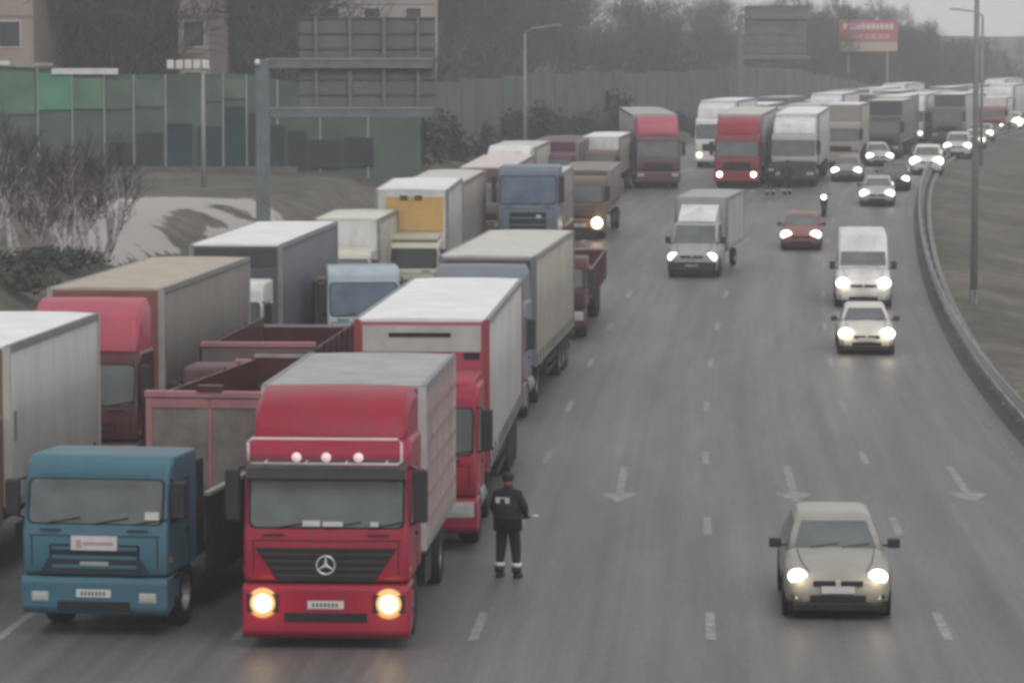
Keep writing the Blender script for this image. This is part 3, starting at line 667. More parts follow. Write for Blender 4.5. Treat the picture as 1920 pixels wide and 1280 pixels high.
def TEB():
    r = root_at('grey_truck', 'grey truck with a wide blue windscreen behind the beige trailer', 'truck', 990, 133.0)
    c = rigid(r, dict(col=paint('dull_grey_blue_paint', (.15, .195, .24), .4), w_=2.5, roof=3.85, ws=3.5, belt=2.25, glass='bglass', rake=.12), gap=2.4, L=4.5, side=canvas('mauve_grey_tarpaulin', (.24, .21, .22)), front=GREY, roof=RC, top=3.45)
    MB().box(.35, .55, -.03, -.014, 1.72, 1.86).build('front_sticker', M['plate'], r)
TEB()
def T4():
    r = root_at('low_dark_red_truck', 'low dark red flatbed truck mostly hidden behind the beige trailer', 'truck', 0, 102.4, X=1.12)
    cab(r, 0, col=REDD, detail=2, ws=2.3, roof=2.6, belt=1.6); b = flatbed(r, 2.6, 8.5, REDD, bot=1.1, hwall=1.0); chassis(r, 1.9, 11)
    for y in (8, 9.3):
        for s in (-1, 1): wheel(r, s * 1.0, y)
T4()
def T5():
    r = simple_rigid('brown_truck', 'brown truck with one glaring warm headlight behind the beige trailer', 1088, 142.0, BROWN, canvas('dark_brown_tarpaulin', (.17, .13, .115)), roofm('brown_grey_roof', (.25, .22, .20)), top=2.95, L=6, lamps='right', front=BROWN, detail=2, roofcab=2.75, ws=2.45, belt=1.65, cw=2.1, w_=2.2)
    for o in r.children_recursive:
        if o.name.startswith('headlight') and o.data.materials[0] == M['lampon']: o.scale = (1.6, 1.6, 1.6); o.data.materials[0] = M['lampwarm']; lamp_light(o.parent, (o.location.x, -.35, .78), 12)
T5()
simple_rigid('white_topped_truck', 'brown fronted light truck with a white roof and one lit headlight before the maroon semi', 1118, 170.0, BROWN, canvas('tan_tarpaulin', (.25, .22, .19)), RW, top=3.05, L=6, lamps='right', front=M['white'], w_=2.1, cw=2.0, roofcab=2.4, ws=2.15)
simple_semi('maroon_semi_truck', 'maroon cab semi truck with pink wind deflector, left of three trucks standing abreast', 1233, 176.5, MAROON, canvas('greyish_white_tarpaulin', (.42, .42, .41)), RG, defl=PINK, dh=1.0, front=canvas('greyish_white_tarpaulin', (.42, .42, .41)), glass='glass', yaw=9.5)
simple_semi('red_cab_semi_truck', 'red cab semi truck with two lit headlights, middle of three trucks standing abreast', 1380, 177.0, paint('brick_red_paint', (.25, .035, .045), .4), canvas('light_grey_tarpaulin', (.46, .455, .45)), RC, defl=RED, dh=.95, lamps='on')
simple_semi('white_cab_semi_truck', 'white topped dark bumper semi truck, right of three trucks standing abreast', 1486, 178.0, paint('pale_grey_paint', (.40, .40, .40), .3), canvas('light_grey_tarpaulin', (.46, .455, .45)), RW, defl=M['white'], dh=.85, front=M['white'], darkfoot=True)
simple_rigid('beige_box_truck', 'beige fronted box truck with white roof behind the silver estate car', 1572, 205.0, paint('beige_paint', (.34, .30, .27), .3), CB, RW, top=4.0, L=9, lamps='left', front=paint('beige_paint', (.34, .30, .27), .3), roofcab=2.9, ws=2.5, belt=1.65, cw=2.45, w_=2.5)
simple_semi('dark_fronted_semi_truck', 'dark purple grey fronted semi truck in the far right of the queue', 1652, 222.0, paint('dark_mauve_paint', (.08, .07, .075), .4), canvas('grey_tarpaulin', (.20, .195, .19)), RC, front=paint('dark_mauve_front', (.10, .085, .095), .4))
simple_semi('purple_grey_semi_truck', 'purple grey fronted semi truck nearest the street lamp on the rise', 1772, 258.0, paint('mauve_paint', (.13, .11, .13), .4), canvas('light_grey_tarpaulin', (.46, .455, .45)), RW, front=paint('mauve_front', (.13, .11, .13), .4), top=4.0)
simple_rigid('far_red_truck', 'pinkish red truck with lit headlights at far right by the guardrail', 1856, 290.0, paint('faded_red_paint', (.36, .11, .12), .3), CW, RW, top=3.3, L=6, lamps='on', front=M['white'], cw=2.4, w_=2.4)

# the far queue on the rise: a few kinds, copied
QG = 'trucks in the far queue on the rise'
def queue():
    kinds = [
        ('white roofed grey sided truck trailer in the distant queue on the rise', GREY, CG, RW, None),
        ('white truck with white trailer in the distant queue on the rise', M['white'], CW, RW, M['white']),
        ('cream roofed beige truck trailer in the distant queue on the rise', SILVER, CB, RC, None),
        ('grey roofed blue grey truck trailer in the distant queue on the rise', GREYBLUE, CGB, RG, None)]
    pro = []
    for i, (lb, c, s, ro, d) in enumerate(kinds):
        pro.append(simple_semi('queued_truck', lb, 0, 50, c, s, ro, defl=d, dh=.9, group=QG, front=c if i != 1 else M['white'], lamps='on' if i in (1, 2) else 'off', L=(12.2, 13, 10.5, 11.5)[i]))
    used = [False] * 4; rnd = random.Random(5); n = 0
    for o, ys in ((-6.6, [204, 223, 243, 262, 282, 302, 322, 343, 365, 388]), (-2.4, [203, 222, 241, 261, 281, 301, 321, 342, 364, 386]), (1.6, [243, 263, 283, 303, 323, 344, 366, 390]), (5.4, [312, 335, 358, 382])):
        for y in ys:
            k = (n * 7 + int(o * 3)) % 4; k = rnd.choice([0, 1, 1, 2, 3, 3]) if n else 1; n += 1
            t = copy_tree(pro[k]) if used[k] else pro[k]; used[k] = True
            yy = y + rnd.uniform(-1, 1); t.location = (L2(yy) + o + rnd.uniform(-.45, .45), yy, Z(yy)); t.rotation_euler = (math.atan(dZ(yy)), 0, -math.atan(dL2(yy))); t.scale = (1, 1, rnd.choice([.84, .92, .98, 1.0, 1.06]))
queue()

# ------------------------------------------------------------------ cars and vans
def car(name, label, px, Y, col, kind='hatch', lamps=True, yaw=0, cat='car', glass='glass', detail=1, warm=False, X=None, dark_low=None, lampr=.15, glow=0):
    r = root_at(name, label, cat, px, Y, yaw, X=X)
    K = dict(
        hatch=dict(L=4.0, hw=.85, hood=(.74, .98), roof=1.47, ws=(1.05, 1.85), rear=(3.45, 3.95), topw=.60, st=None, lz=.68, wb=(.78, 3.25), bl=.98),
        sedan=dict(L=4.4, hw=.86, hood=(.72, .95), roof=1.42, ws=(1.25, 2.0), rear=(3.2, 3.75), topw=.60, st=1.0, lz=.66, wb=(.85, 3.45), bl=.94),
        estate=dict(L=4.6, hw=.87, hood=(.74, .98), roof=1.50, ws=(1.25, 1.95), rear=(4.2, 4.5), topw=.62, st=None, lz=.68, wb=(.85, 3.5), bl=.97),
        suv=dict(L=4.6, hw=.93, hood=(.92, 1.12), roof=1.75, ws=(1.25, 1.85), rear=(4.1, 4.5), topw=.70, st=None, lz=.85, wb=(.9, 3.6), bl=1.12),
        van=dict(L=5.4, hw=.99, hood=(.95, 1.32), roof=2.55, ws=(.72, 1.35), rear=(5.2, 5.35), topw=.84, st=None, lz=.88, wb=(.95, 4.2), bl=1.32),
        lorrycab=dict(L=2.6, hw=1.0, hood=(.98, 1.28), roof=2.12, ws=(.62, 1.2), rear=(2.3, 2.5), topw=.86, st=None, lz=.80, wb=(.85, None), bl=1.28))[kind]
    L, hw = K['L'], K['hw']; h0, h1 = K['hood']; bl = K['bl']; wv = kind in ('van', 'lorrycab', 'suv')
    rear_top = K['st'] or bl
    st = [(0, hw * .74, .34, h0 - .16), (.05, hw * .86, .24, h0 - .07), (.22, hw * .96, .2, h0), (.55, hw, .2, h0 + (h1 - h0) * .45), (K['ws'][0], hw, .2, h1), (K['ws'][0] + .4, hw, .2, bl),
          (L * .6, hw, .2, bl), (K['rear'][1] - .1, hw, .2, rear_top), (L - .2, hw * .97, .24, rear_top - .04), (L, hw * .84, .34, rear_top - .18)]
    rings = []
    for y, ww, zb, zt in st:
        h = zt - zb
        half = [(ww * .82, zb), (ww * .96, zb + .08), (ww, zb + h * .42), (ww * .985, zb + h * .72), (ww * .93, zt - .045), (ww * .78, zt)]
        rings.append([(x, y, z) for x, z in half] + [(0, y, zt + .025)] + [(-x, y, z) for x, z in half[::-1]])
    body = MB().loft(rings).build('body', col, r, smooth=True)
    # glasshouse
    def ring(z, yf, yr, ww, rc=.12):
        pts = []
        for cx, cyy, s0 in ((ww, yr, 0), (-ww, yr, 1), (-ww, yf, 2), (ww, yf, 3)):
            for k in range(4):
                th = (s0 + k / 3) * math.pi / 2
                pts.append((cx - math.copysign(rc, cx) + rc * math.cos(th), cyy + (rc if cyy == yf else -rc) + rc * math.sin(th), z))
        return pts
    zr = K['roof']; tw = K['topw']
    lo, hi = (K['ws'][0], K['rear'][1], hw * .93), (K['ws'][1], K['rear'][0], tw)
    def lerp(t): return tuple(a + (b - a) * t for a, b in zip(lo, hi))
    zb = bl - .06; zt = zr - .07
    gr = [ring(zb, *lerp(0)), ring(zb + (zt - zb) * .5, *lerp(.5)), ring(zt, *lerp(1)), ring(zr - .02, hi[0] + .12, hi[1] - .1, tw - .07), ring(zr, hi[0] + .4, hi[1] - .35, tw - .25, .1)]
    MB().loft(gr).build('roof', col, r, smooth=True)
    # glass
    t0, t1 = .16, .90
    if kind == 'van': t1 = .55
    def gp(side, a, t, off=.012):
        yf, yr, ww = lerp(t); z = zb + (zt - zb) * t
        if side == 'f': return (a * (ww - .10), yf - off, z)
        if side == 'b': return (a * (ww - .12), yr + off, z)
        return (side * (ww + off), yf + .18 + (yr - yf - .3) * a, z)
    m = MB().loft([[gp('f', -1, t0, o), gp('f', 1, t0, o), gp('f', 1, t1, o), gp('f', -1, t1, o)] for o in (-.01, .014)]); m.build('windscreen', M[glass], r)
    m = MB().loft([[gp('b', -1, t0 + .1, o), gp('b', 1, t0 + .1, o), gp('b', 1, t1, o), gp('b', -1, t1, o)] for o in (-.01, .014)]); m.build('rear_window', M['dglass'], r)
    for s in (-1, 1):
        for a0, a1 in (((.02, .46), (.50, .95)) if kind not in ('van', 'lorrycab') else ((.02, .26 if kind == 'van' else .8),)):
            m = MB().loft([[gp(s, a0, t0, o), gp(s, a1, t0, o), gp(s, a1, t1, o), gp(s, a0 + .06, t1, o)] for o in (-.01, .010)]); m.build('side_window', M['dglass'], r)
        # mirror
        mo = MB().box(s * (hw + .10) - .10, s * (hw + .10) + .10, K['ws'][0] + .32, K['ws'][0] + .44, bl - .02, bl + (.13 if not wv else .26)).box(min(s * hw * .9, s * (hw + .04)), max(s * hw * .9, s * (hw + .04)), K['ws'][0] + .34, K['ws'][0] + .40, bl, bl + .04)
        mo.build('mirror', M['mirror'], r, bevel=.03)
        # headlight
        x = s * hw * .74; lz = K['lz']
        hs = MB().lathe([(.001, -.08), (lampr * .55, -.065), (lampr * .95, -.02), (lampr, .05), (lampr * .9, .16)], 18).build('headlight', (M['lampwarm'] if warm else M['lampon']) if lamps else M['lampoff'], r, smooth=True)
        hs.rotation_euler = (0, 0, math.pi / 2); hs.location = (x, .10, lz); hs.scale = (1, 1.22, .92)
        if glow and lamps: lamp_light(r, (x, -.12, lz), glow, (1, .78, .5))
        if detail > 1:
            f = MB().box(x - .10, x + .10, .035, .07, .34, .43).build('fog_lamp', M['black'], r, bevel=.02)
            MB().box(x - .035, x + .035, .024, .036, .345, .425).build('fog_lens', mat('fog_glass', (.6, .58, .5), .3, emit=(1, .85, .6), es=.5), f)
    gz = h0 - .14
    g = MB().box(-hw * .46, -.04, -.035, .06, gz - .05, gz + .03).box(.04, hw * .46, -.035, .06, gz - .05, gz + .03).build('grille', M['black'], r, bevel=.015)
    if detail > 1: MB().box(-.04, .04, -.04, .0, gz - .05, gz + .03).build('emblem', M['chrome'], g, bevel=.01)
    MB().box(-hw * .52, hw * .52, -.015, .08, .30, .41).build('lower_intake', M['black'], r, bevel=.02)
    if detail > 1:
        MB().box(-.26, .26, -.05, -.03, .44, .55).build('number_plate', M['plate'], r)
        for s in (-1, 1): MB().tube([(s * hw * .52, .16, h0 + .012), (s * hw * .66, .55, h0 + (h1 - h0) * .45 + .012), (s * hw * .72, K['ws'][0] - .02, h1 + .012)], .007, 4).build('bonnet_seam', M['black'], r)
        for x in (-.4, .1): MB().tube([(x, K['ws'][0] + .06, bl + .03), (x + .45, K['ws'][0] + .14, bl + .08)], .010, 5).build('wiper', M['black'], r)
    MB().box(-hw * .90, hw * .90, .10, L - .15, .13, .30).build('underbody', dark_low or M['black'], r)
    MB().box(-hw * .84, hw * .84, -.012, .10, .15, .285).build('front_shade_strip', M['black'], r, bevel=.03)  # black strip stands in for the shade under the front bumper
    WK, wr = (WV, .36) if wv else (WC, .31)
    for y in K['wb']:
        if y is None: continue
        for s in (-1, 1):
            wheel(r, s * (hw - .09), y, WK, wr)
            n = 14; ar = MB(); ar.tube([(s * (hw - .12), y, wr), (s * (hw + .004), y, wr)], wr + .05, 18); ar.build('wheel_arch', M['black'], r)
    return r
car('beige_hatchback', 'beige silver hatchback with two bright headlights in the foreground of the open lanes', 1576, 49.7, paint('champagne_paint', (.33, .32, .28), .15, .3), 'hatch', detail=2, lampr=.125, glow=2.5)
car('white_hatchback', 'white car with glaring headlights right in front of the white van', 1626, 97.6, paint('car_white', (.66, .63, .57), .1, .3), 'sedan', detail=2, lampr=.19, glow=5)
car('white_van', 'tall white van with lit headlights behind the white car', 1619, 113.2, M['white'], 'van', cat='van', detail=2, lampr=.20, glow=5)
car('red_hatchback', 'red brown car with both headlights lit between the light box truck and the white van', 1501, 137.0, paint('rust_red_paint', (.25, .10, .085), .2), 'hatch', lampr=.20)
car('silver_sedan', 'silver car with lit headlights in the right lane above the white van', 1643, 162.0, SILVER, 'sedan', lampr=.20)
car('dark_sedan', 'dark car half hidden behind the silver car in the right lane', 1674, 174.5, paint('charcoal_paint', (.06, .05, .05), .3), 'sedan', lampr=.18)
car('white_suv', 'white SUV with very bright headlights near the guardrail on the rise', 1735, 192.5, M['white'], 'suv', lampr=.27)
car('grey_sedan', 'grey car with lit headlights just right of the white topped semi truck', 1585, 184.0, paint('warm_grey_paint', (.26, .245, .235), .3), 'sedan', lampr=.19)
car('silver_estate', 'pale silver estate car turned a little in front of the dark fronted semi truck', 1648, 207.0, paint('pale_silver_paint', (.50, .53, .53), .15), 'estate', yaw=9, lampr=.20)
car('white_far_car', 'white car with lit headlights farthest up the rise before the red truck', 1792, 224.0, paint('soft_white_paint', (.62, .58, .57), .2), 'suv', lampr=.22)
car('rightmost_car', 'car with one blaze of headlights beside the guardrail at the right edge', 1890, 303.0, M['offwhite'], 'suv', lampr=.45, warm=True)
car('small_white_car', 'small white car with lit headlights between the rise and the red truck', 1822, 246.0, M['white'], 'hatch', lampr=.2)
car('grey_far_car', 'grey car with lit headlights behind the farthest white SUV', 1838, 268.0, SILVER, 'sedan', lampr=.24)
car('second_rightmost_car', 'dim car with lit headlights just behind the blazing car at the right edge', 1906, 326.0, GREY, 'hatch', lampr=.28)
def light_truck():
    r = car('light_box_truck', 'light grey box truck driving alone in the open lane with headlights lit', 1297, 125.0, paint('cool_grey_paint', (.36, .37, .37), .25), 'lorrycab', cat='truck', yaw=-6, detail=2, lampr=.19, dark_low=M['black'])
    cargo(r, 2.55, 4.8, side=canvas('box_grey', (.42, .42, .40), .3), front=paint('box_front', (.38, .40, .40), .2), roof=RG, top=2.98, bot=.95, w_=2.12, curtain=False)
    chassis(r, 2.2, 7.3, .4, .5, .9)
    MB().box(-.95, .95, -.05, .12, .30, .62).build('bumper', mat('dark_maroon_bumper', (.05, .035, .038), .6), r, bevel=.03)
    MB().extr([(1.25, 2.10), (1.45, 2.30), (2.3, 2.72), (2.4, 2.1)], -.75, .75).build('roof_deflector', M['white'], r, bevel=.03)
    for s in (-1, 1): wheel(r, s * .82, 5.8, WV, .36)
light_truck()

def motorcycle():
    Y = 155.0
    r = root_at('motorcycle', 'dark motorcycle and rider shape with one headlight above the red car', 'motorcycle', 1543, Y)
    b = MB().loft([[(x * .14, y, z) for x, z in ((-1, a), (1, a), (1.2, (a + c) / 2), (.8, c), (-.8, c), (-1.2, (a + c) / 2))] for y, a, c in ((.35, .55, .95), (.7, .4, 1.0), (1.2, .4, .9), (1.7, .6, .85))]).build('body', M['black'], r, smooth=True)
    MB().tube([(0, .32, .33), (0, .55, 1.0)], .045, 8).build('fork', M['steel'], r)
    MB().tube([(-.38, .62, 1.08), (0, .52, 1.04), (.38, .62, 1.08)], .02, 6).build('handlebar', M['black'], r)
    for y in (.32, 1.7): link_mesh('wheel', WC[0], r, (0, y, .31))
    h = MB().lathe([(.001, -.06), (.10, -.03), (.14, .05)], 14).build('headlight', M['lampon'], r, smooth=True); h.rotation_euler = (0, 0, math.pi / 2); h.location = (0, .36, .92)
motorcycle()

# ------------------------------------------------------------------ police officer
def person():
    Y = 54.2; X = X_at(952, Y)
    r = empty('person', 'person in dark uniform with pale reflective bands standing beside the red box truck', 'person', (X, Y, Z(Y)), (0, 0, R(-22)))
    cloth = mat('navy_uniform', (.022, .022, .03), .85, var=.3, vs=6, bump=.4, bs=9); skin = mat('skin', (.30, .18, .14), .6)
    # one continuous body: joints as vertices (figure faces +y, its back to the viewer)
    V = [((0, 0, .98), (.185, .14)), ((0, 0, 1.16), (.18, .135)), ((0, .0, 1.34), (.215, .15)), ((0, -.01, 1.46), (.12, .10)), ((0, .0, 1.54), (.06, .06)), ((0, .02, 1.63), (.085, .095)), ((0, .02, 1.73), (.075, .085)),
         ((-.19, 0, 1.44), (.09, .09)), ((-.27, .0, 1.20), (.075, .075)), ((-.25, .16, 1.02), (.045, .045)), ((-.24, .21, .97), (.04, .03)),
         ((.19, 0, 1.44), (.09, .09)), ((.31, -.02, 1.22), (.078, .078)), ((.27, .16, 1.08), (.047, .047)), ((.25, .22, 1.05), (.04, .03)),
         ((-.10, 0, .90), (.115, .125)), ((-.13, .02, .50), (.088, .095)), ((-.15, -.02, .12), (.055, .06)), ((-.15, -.01, .05), (.05, .05)), ((-.17, .15, .035), (.045, .035)),
         ((.10, 0, .90), (.115, .125)), ((.14, .03, .50), (.088, .095)), ((.17, -.02, .12), (.055, .06)), ((.17, -.01, .05), (.05, .05)), ((.21, .15, .035), (.045, .035))]
    E = [(0,1),(1,2),(2,3),(3,4),(4,5),(5,6),(3,7),(7,8),(8,9),(9,10),(3,11),(11,12),(12,13),(13,14),(0,15),(15,16),(16,17),(17,18),(18,19),(0,20),(20,21),(21,22),(22,23),(23,24)]
    me = bpy.data.meshes.new('body'); me.from_pydata([v for v, _ in V], E, []); me.materials.append(cloth)
    o = bpy.data.objects.new('body', me); COL.objects.link(o); o.parent = r
    sk = o.modifiers.new('skin', 'SKIN'); sk.use_smooth_shade = True
    for i, (_, rd) in enumerate(V): me.skin_vertices[0].data[i].radius = rd
    me.skin_vertices[0].data[0].use_root = True
    ss = o.modifiers.new('sub', 'SUBSURF'); ss.levels = 2; ss.render_levels = 2
    ref = mat('reflective_tape', (.72, .73, .72), .4)
    # head covered by hood and cap, neck and face
    hd = MB(); n = 14
    rings = []
    for k in range(9):
        t = -math.pi / 2 + math.pi * k / 8; rr = math.cos(t); rings.append([(.082 * rr * math.cos(a) + 0, .02 + .10 * rr * math.sin(a), 1.655 + .118 * math.sin(t)) for a in [2 * math.pi * j / n for j in range(n)]])
    hd.loft(rings); hd.build('head', skin, r, smooth=True)
    fc = MB(); fc.loft([[(-.012, .115, 1.64), (.012, .115, 1.64), (.008, .12, 1.68), (-.008, .12, 1.68)], [(-.010, .142, 1.635), (.010, .142, 1.635), (.004, .125, 1.68), (-.004, .125, 1.68)]]); fc.build('nose', skin, r)
    for s in (-1, 1):
        MB().lathe([(.001, -.01), (.02, -.008), (.028, .006), (.001, .01)], 10).build('ear', skin, r, smooth=True).location = (s * .086, .01, 1.65)
        MB().lathe([(.001, -.008), (.010, 0), (.001, .008)], 8).build('eye', M['black'], r, smooth=True).location = (s * .032, .108, 1.675)
    cp = MB()
    cp.loft([[(.096 * f * math.cos(a), .015 + .112 * f * math.sin(a), z) for a in [2 * math.pi * j / n for j in range(n)]] for f, z in ((.97, 1.665), (1.0, 1.70), (1.04, 1.74), (.95, 1.785), (.6, 1.81), (.1, 1.818))])
    cp.loft([[(.08 * math.cos(a), .09 + .09 * math.sin(a), z) for a in [math.pi * j / 8 for j in range(9)]] for z in (1.70, 1.712)])
    cp.build('cap', M['black'], r, smooth=True)
    # jacket skirt, belt, tapes
    def ringband(name, cx, cy, z0, z1, rx, ry, m, fl=1.0):
        n = 24; b = MB(); b.loft([[(cx + rx * f * math.cos(a), cy + ry * f * math.sin(a), z) for a in [2 * math.pi * j / n for j in range(n)]] for z, f in ((z0, fl), ((z0 + z1) / 2, (fl + 1) / 2 * 1.01), (z1, 1.0))]); return b.build(name, m, r, smooth=True)
    ringband('jacket', 0, 0, .82, 1.38, .245, .19, cloth, 1.04)
    ringband('belt', 0, 0, 1.02, 1.075, .256, .201, M['black'])
    MB().loft([[(x, -.195 - .012 + .10 * (x / .21) ** 2 * .6 + d, z) for x, z in ((-.15, 1.30), (.10, 1.30), (.10, 1.40), (-.15, 1.40))] for d in (0, .02)]).build('back_panel', ref, r)
    for s, cx, cyy in ((-1, -.148, -.012), (1, .165, -.012)):
        ringband('ankle_tape', cx, cyy, .20, .265, .088, .092, ref)
        sh = MB(); sh.loft([[(cx + s * .006 + x * wv_, y, z) for x, z in ((-1, 0), (1, 0), (1, hh * .6), (.6, hh), (-.6, hh), (-1, hh * .6))] for y, wv_, hh in ((-.085, .04, .08), (-.02, .052, .13), (.08, .055, .085), (.17, .04, .055))]); sh.build('shoe', M['black'], r, bevel=.01, smooth=True)
        ringband('trouser_cuff', cx, cyy, .10, .21, .078, .084, cloth, 1.08)
    # hands: palm, four fingers and a thumb, closed on a white baton
    for s, hx, hy, hz in ((-1, -.24, .21, .97), (1, .25, .22, 1.05)):
        hb = MB(); hb.loft([[(hx + x * .042, hy + y * .05, hz + z * .018) for x, z in ((-1, -1), (1, -1), (1, 1), (-1, 1))] for y in (-1, .9)])
        for k, ln in enumerate((.062, .072, .068, .054)):
            fx = hx - .033 + k * .022; hb.tube([(fx, hy + .04, hz), (fx, hy + .04 + ln * .6, hz - .012), (fx, hy + .03 + ln * .55, hz - .045), (fx, hy + .02, hz - .052)], [.0095, .009, .0085, .007], 6)
        hb.tube([(hx - s * .035, hy - .01, hz), (hx - s * .058, hy + .03, hz - .015), (hx - s * .045, hy + .055, hz - .035)], [.012, .010, .008], 6)
        hb.build('hand', skin, r, smooth=True)
    b = empty('traffic_baton', 'short white baton held in the right hand of the person in dark uniform', 'baton', r.matrix_world.translation)
    b.location = r.location; b.rotation_euler = r.rotation_euler
    MB().tube([(.17, .245, 1.005), (.33, .245, 1.035)], .016, 8).build('grip', M['black'], b, smooth=True)
    MB().tube([(.33, .245, 1.035), (.46, .245, 1.06)], .021, 8).build('shaft', mat('white_shaft', (.75, .75, .75), .5), b, smooth=True)
    return r
P1 = person()
for px, Y, rot, lb in ((1443, 171.0, 20, 'tiny person in dark clothes between the far red and white cab trucks'), (1475, 171.6, -150, 'tiny person in dark clothes standing right before the white topped semi truck')):
    q = copy_tree(P1); q['label'] = lb; q.location = (X_at(px, Y), Y, Z(Y)); q.rotation_euler = (0, 0, R(rot))

# ------------------------------------------------------------------ trees and shrubs
def branch_mesh(seed, H, levels, spread, r0, first=.25, nb=(7, 6, 5), up=.35, twig=.012, droop=0, multi=1):
    rnd = random.Random(seed); tr = MB(); cr = MB()
    def grow(p, d, ln, rad, lv):
        n = 4 if lv == 0 else 3; pts = [p.copy()]; dd = d.copy()
        for k in range(n):
            dd = (dd + Vector((rnd.uniform(-1, 1), rnd.uniform(-1, 1), rnd.uniform(-.4, .8) * up + droop * (-.5 if lv > 1 else 0))) * (.16 if lv == 0 else .26)).normalized()
            pts.append(pts[-1] + dd * ln / n)
        radii = [max(twig * .6, rad * (1 - .78 * k / n)) for k in range(n + 1)]
        (tr if lv <= 1 and levels > 2 else cr if lv > 0 else tr).tube(pts, radii, 7 if lv == 0 else (4 if lv == 1 else 3), cap=False)
        if lv >= levels: return
        m = nb[lv]
        for k in range(m):
            t = first + (1 - first) * (k + rnd.random()) / m if lv == 0 else .25 + .75 * (k + rnd.random()) / m
            i = min(int(t * n), n - 1); q = pts[i].lerp(pts[i + 1], t * n - i)
            ax = (pts[i + 1] - pts[i]).normalized(); a = ax.orthogonal().normalized(); a.rotate(Matrix.Rotation(rnd.uniform(0, 6.28), 3, ax))
            nd = (ax * rnd.uniform(.35, .8) + a * spread + Vector((0, 0, up))).normalized()
            grow(q, nd, ln * rnd.uniform(.42, .62) * (1.1 - .45 * t if lv == 0 else 1), max(twig, rad * (1 - .7 * t) * .5), lv + 1)
    for k in range(multi):
        d = Vector((0, 0, 1)) if multi == 1 else Vector((rnd.uniform(-.5, .5), rnd.uniform(-.5, .5), 1)).normalized()
        p = Vector((0, 0, -.2)) if multi == 1 else Vector((rnd.uniform(-.9, .9), rnd.uniform(-.9, .9), -.2))
        grow(p, d, H * (1 if multi == 1 else rnd.uniform(.6, 1)), r0, 0)
    return tr, cr
BARK = mat('grey_brown_bark', (.088, .078, .077), .9, var=.3); TWIG = mat('mauve_brown_twigs', (.095, .080, .080), .95, var=.25); TWIG2 = mat('grey_green_twigs', (.080, .082, .072), .95, var=.25)
def wood():
    G = 'bare trees of the wood behind the motorway'
    pro = []
    for i in range(4):
        tr, cr = branch_mesh(20 + i, (11, 12.5, 10, 13)[i], 3, 0.75, .15, .08, (13, 9, 8), .3, .034)
        r = empty('bare_tree', 'bare leafless tree in the grey wood behind the motorway', 'tree', group=G)
        tr.build('trunk', BARK, r); cr.build('crown', TWIG if i % 2 == 0 else TWIG2, r); pro.append(r)
    def px0(X, Y): return 960 + X * F / Y
    used = [False] * 4; rnd = random.Random(3); pts = []
    def try_add(X, Y, mind):
        q = 960 + X * F / Y
        if (q < 95 and Y < 198) or (322 < q < 412 and Y < 202) or (560 < q < 840 and Y < 266): return
        for (a, b) in pts:
            if (a - X) ** 2 + (b - Y) ** 2 < mind ** 2: return
        pts.append((X, Y))
    def vis(X, Y): p = 960 + X * F / Y; return -140 < p < 2040
    for k in range(1500):                                     # left part behind the netting
        Y = rnd.uniform(185, 330); px = rnd.uniform(-120, 960); X = X_at(px, Y)
        if X - L2(Y) < -29 - max(0, (Y - 205)) * .12: try_add(X, Y, 3.3)
        if len(pts) > 105: break
    for k in range(2500):
        Y = rnd.uniform(300, 480); px = rnd.uniform(700, 2040); X = X_at(px, Y)
        if X - L2(Y) < -26: try_add(X, Y, 3.4)
        if len(pts) > 195: break
    for k in range(4000):
        Y = rnd.uniform(395, 480); px = rnd.uniform(1450, 2040); X = X_at(px, Y)
        if X - L2(Y) < -22: try_add(X, Y, 2.6)
        if len(pts) > 262: break
    for X, Y in pts:
        k = rnd.randrange(4); t = copy_tree(pro[k]) if used[k] else pro[k]; used[k] = True
        s = rnd.uniform(.75, 1.15) * (1.0 if Y < 300 and X_at(1050, Y) > X else (.74 if px0(X, Y) < 1120 else .54)); t.location = (X, Y, T(X, Y)); t.rotation_euler = (0, 0, rnd.uniform(0, 6.28)); t.scale = (s * 1.1, s * 1.1, s)
wood()
def far_wood():                                              # the mass of wood behind, which reads as one
    rnd = random.Random(9); tr, cr = branch_mesh(77, 10, 2, .7, .15, .15, (10, 9, 6), .35, .035); mb = MB()
    base_v = cr.v + tr.v; base_f = cr.f + [tuple(i + len(cr.v) for i in f) for f in tr.f]
    for k in range(150):
        Y = rnd.uniform(420, 560); px = rnd.uniform(-100, 2050); X = X_at(px, Y)
        if px < 900: Y = rnd.uniform(340, 420); X = X_at(px, Y)
        if X - L2(Y) > -24: continue
        s = rnd.uniform(.7, 1.1) * (1 if px < 1000 else .6 if px < 1120 else .40); a = rnd.uniform(0, 6.28); ca, sa = math.cos(a) * s, math.sin(a) * s; z = T(X, Y)
        mb.add([(X + x * ca - y * sa, Y + x * sa + y * ca, z + zz * s) for x, y, zz in base_v], base_f)
    o = mb.build('distant_wood', TWIG); tag(o, 'hazy mass of bare wood beyond the nearer trees', 'wood', kind='stuff')
far_wood()
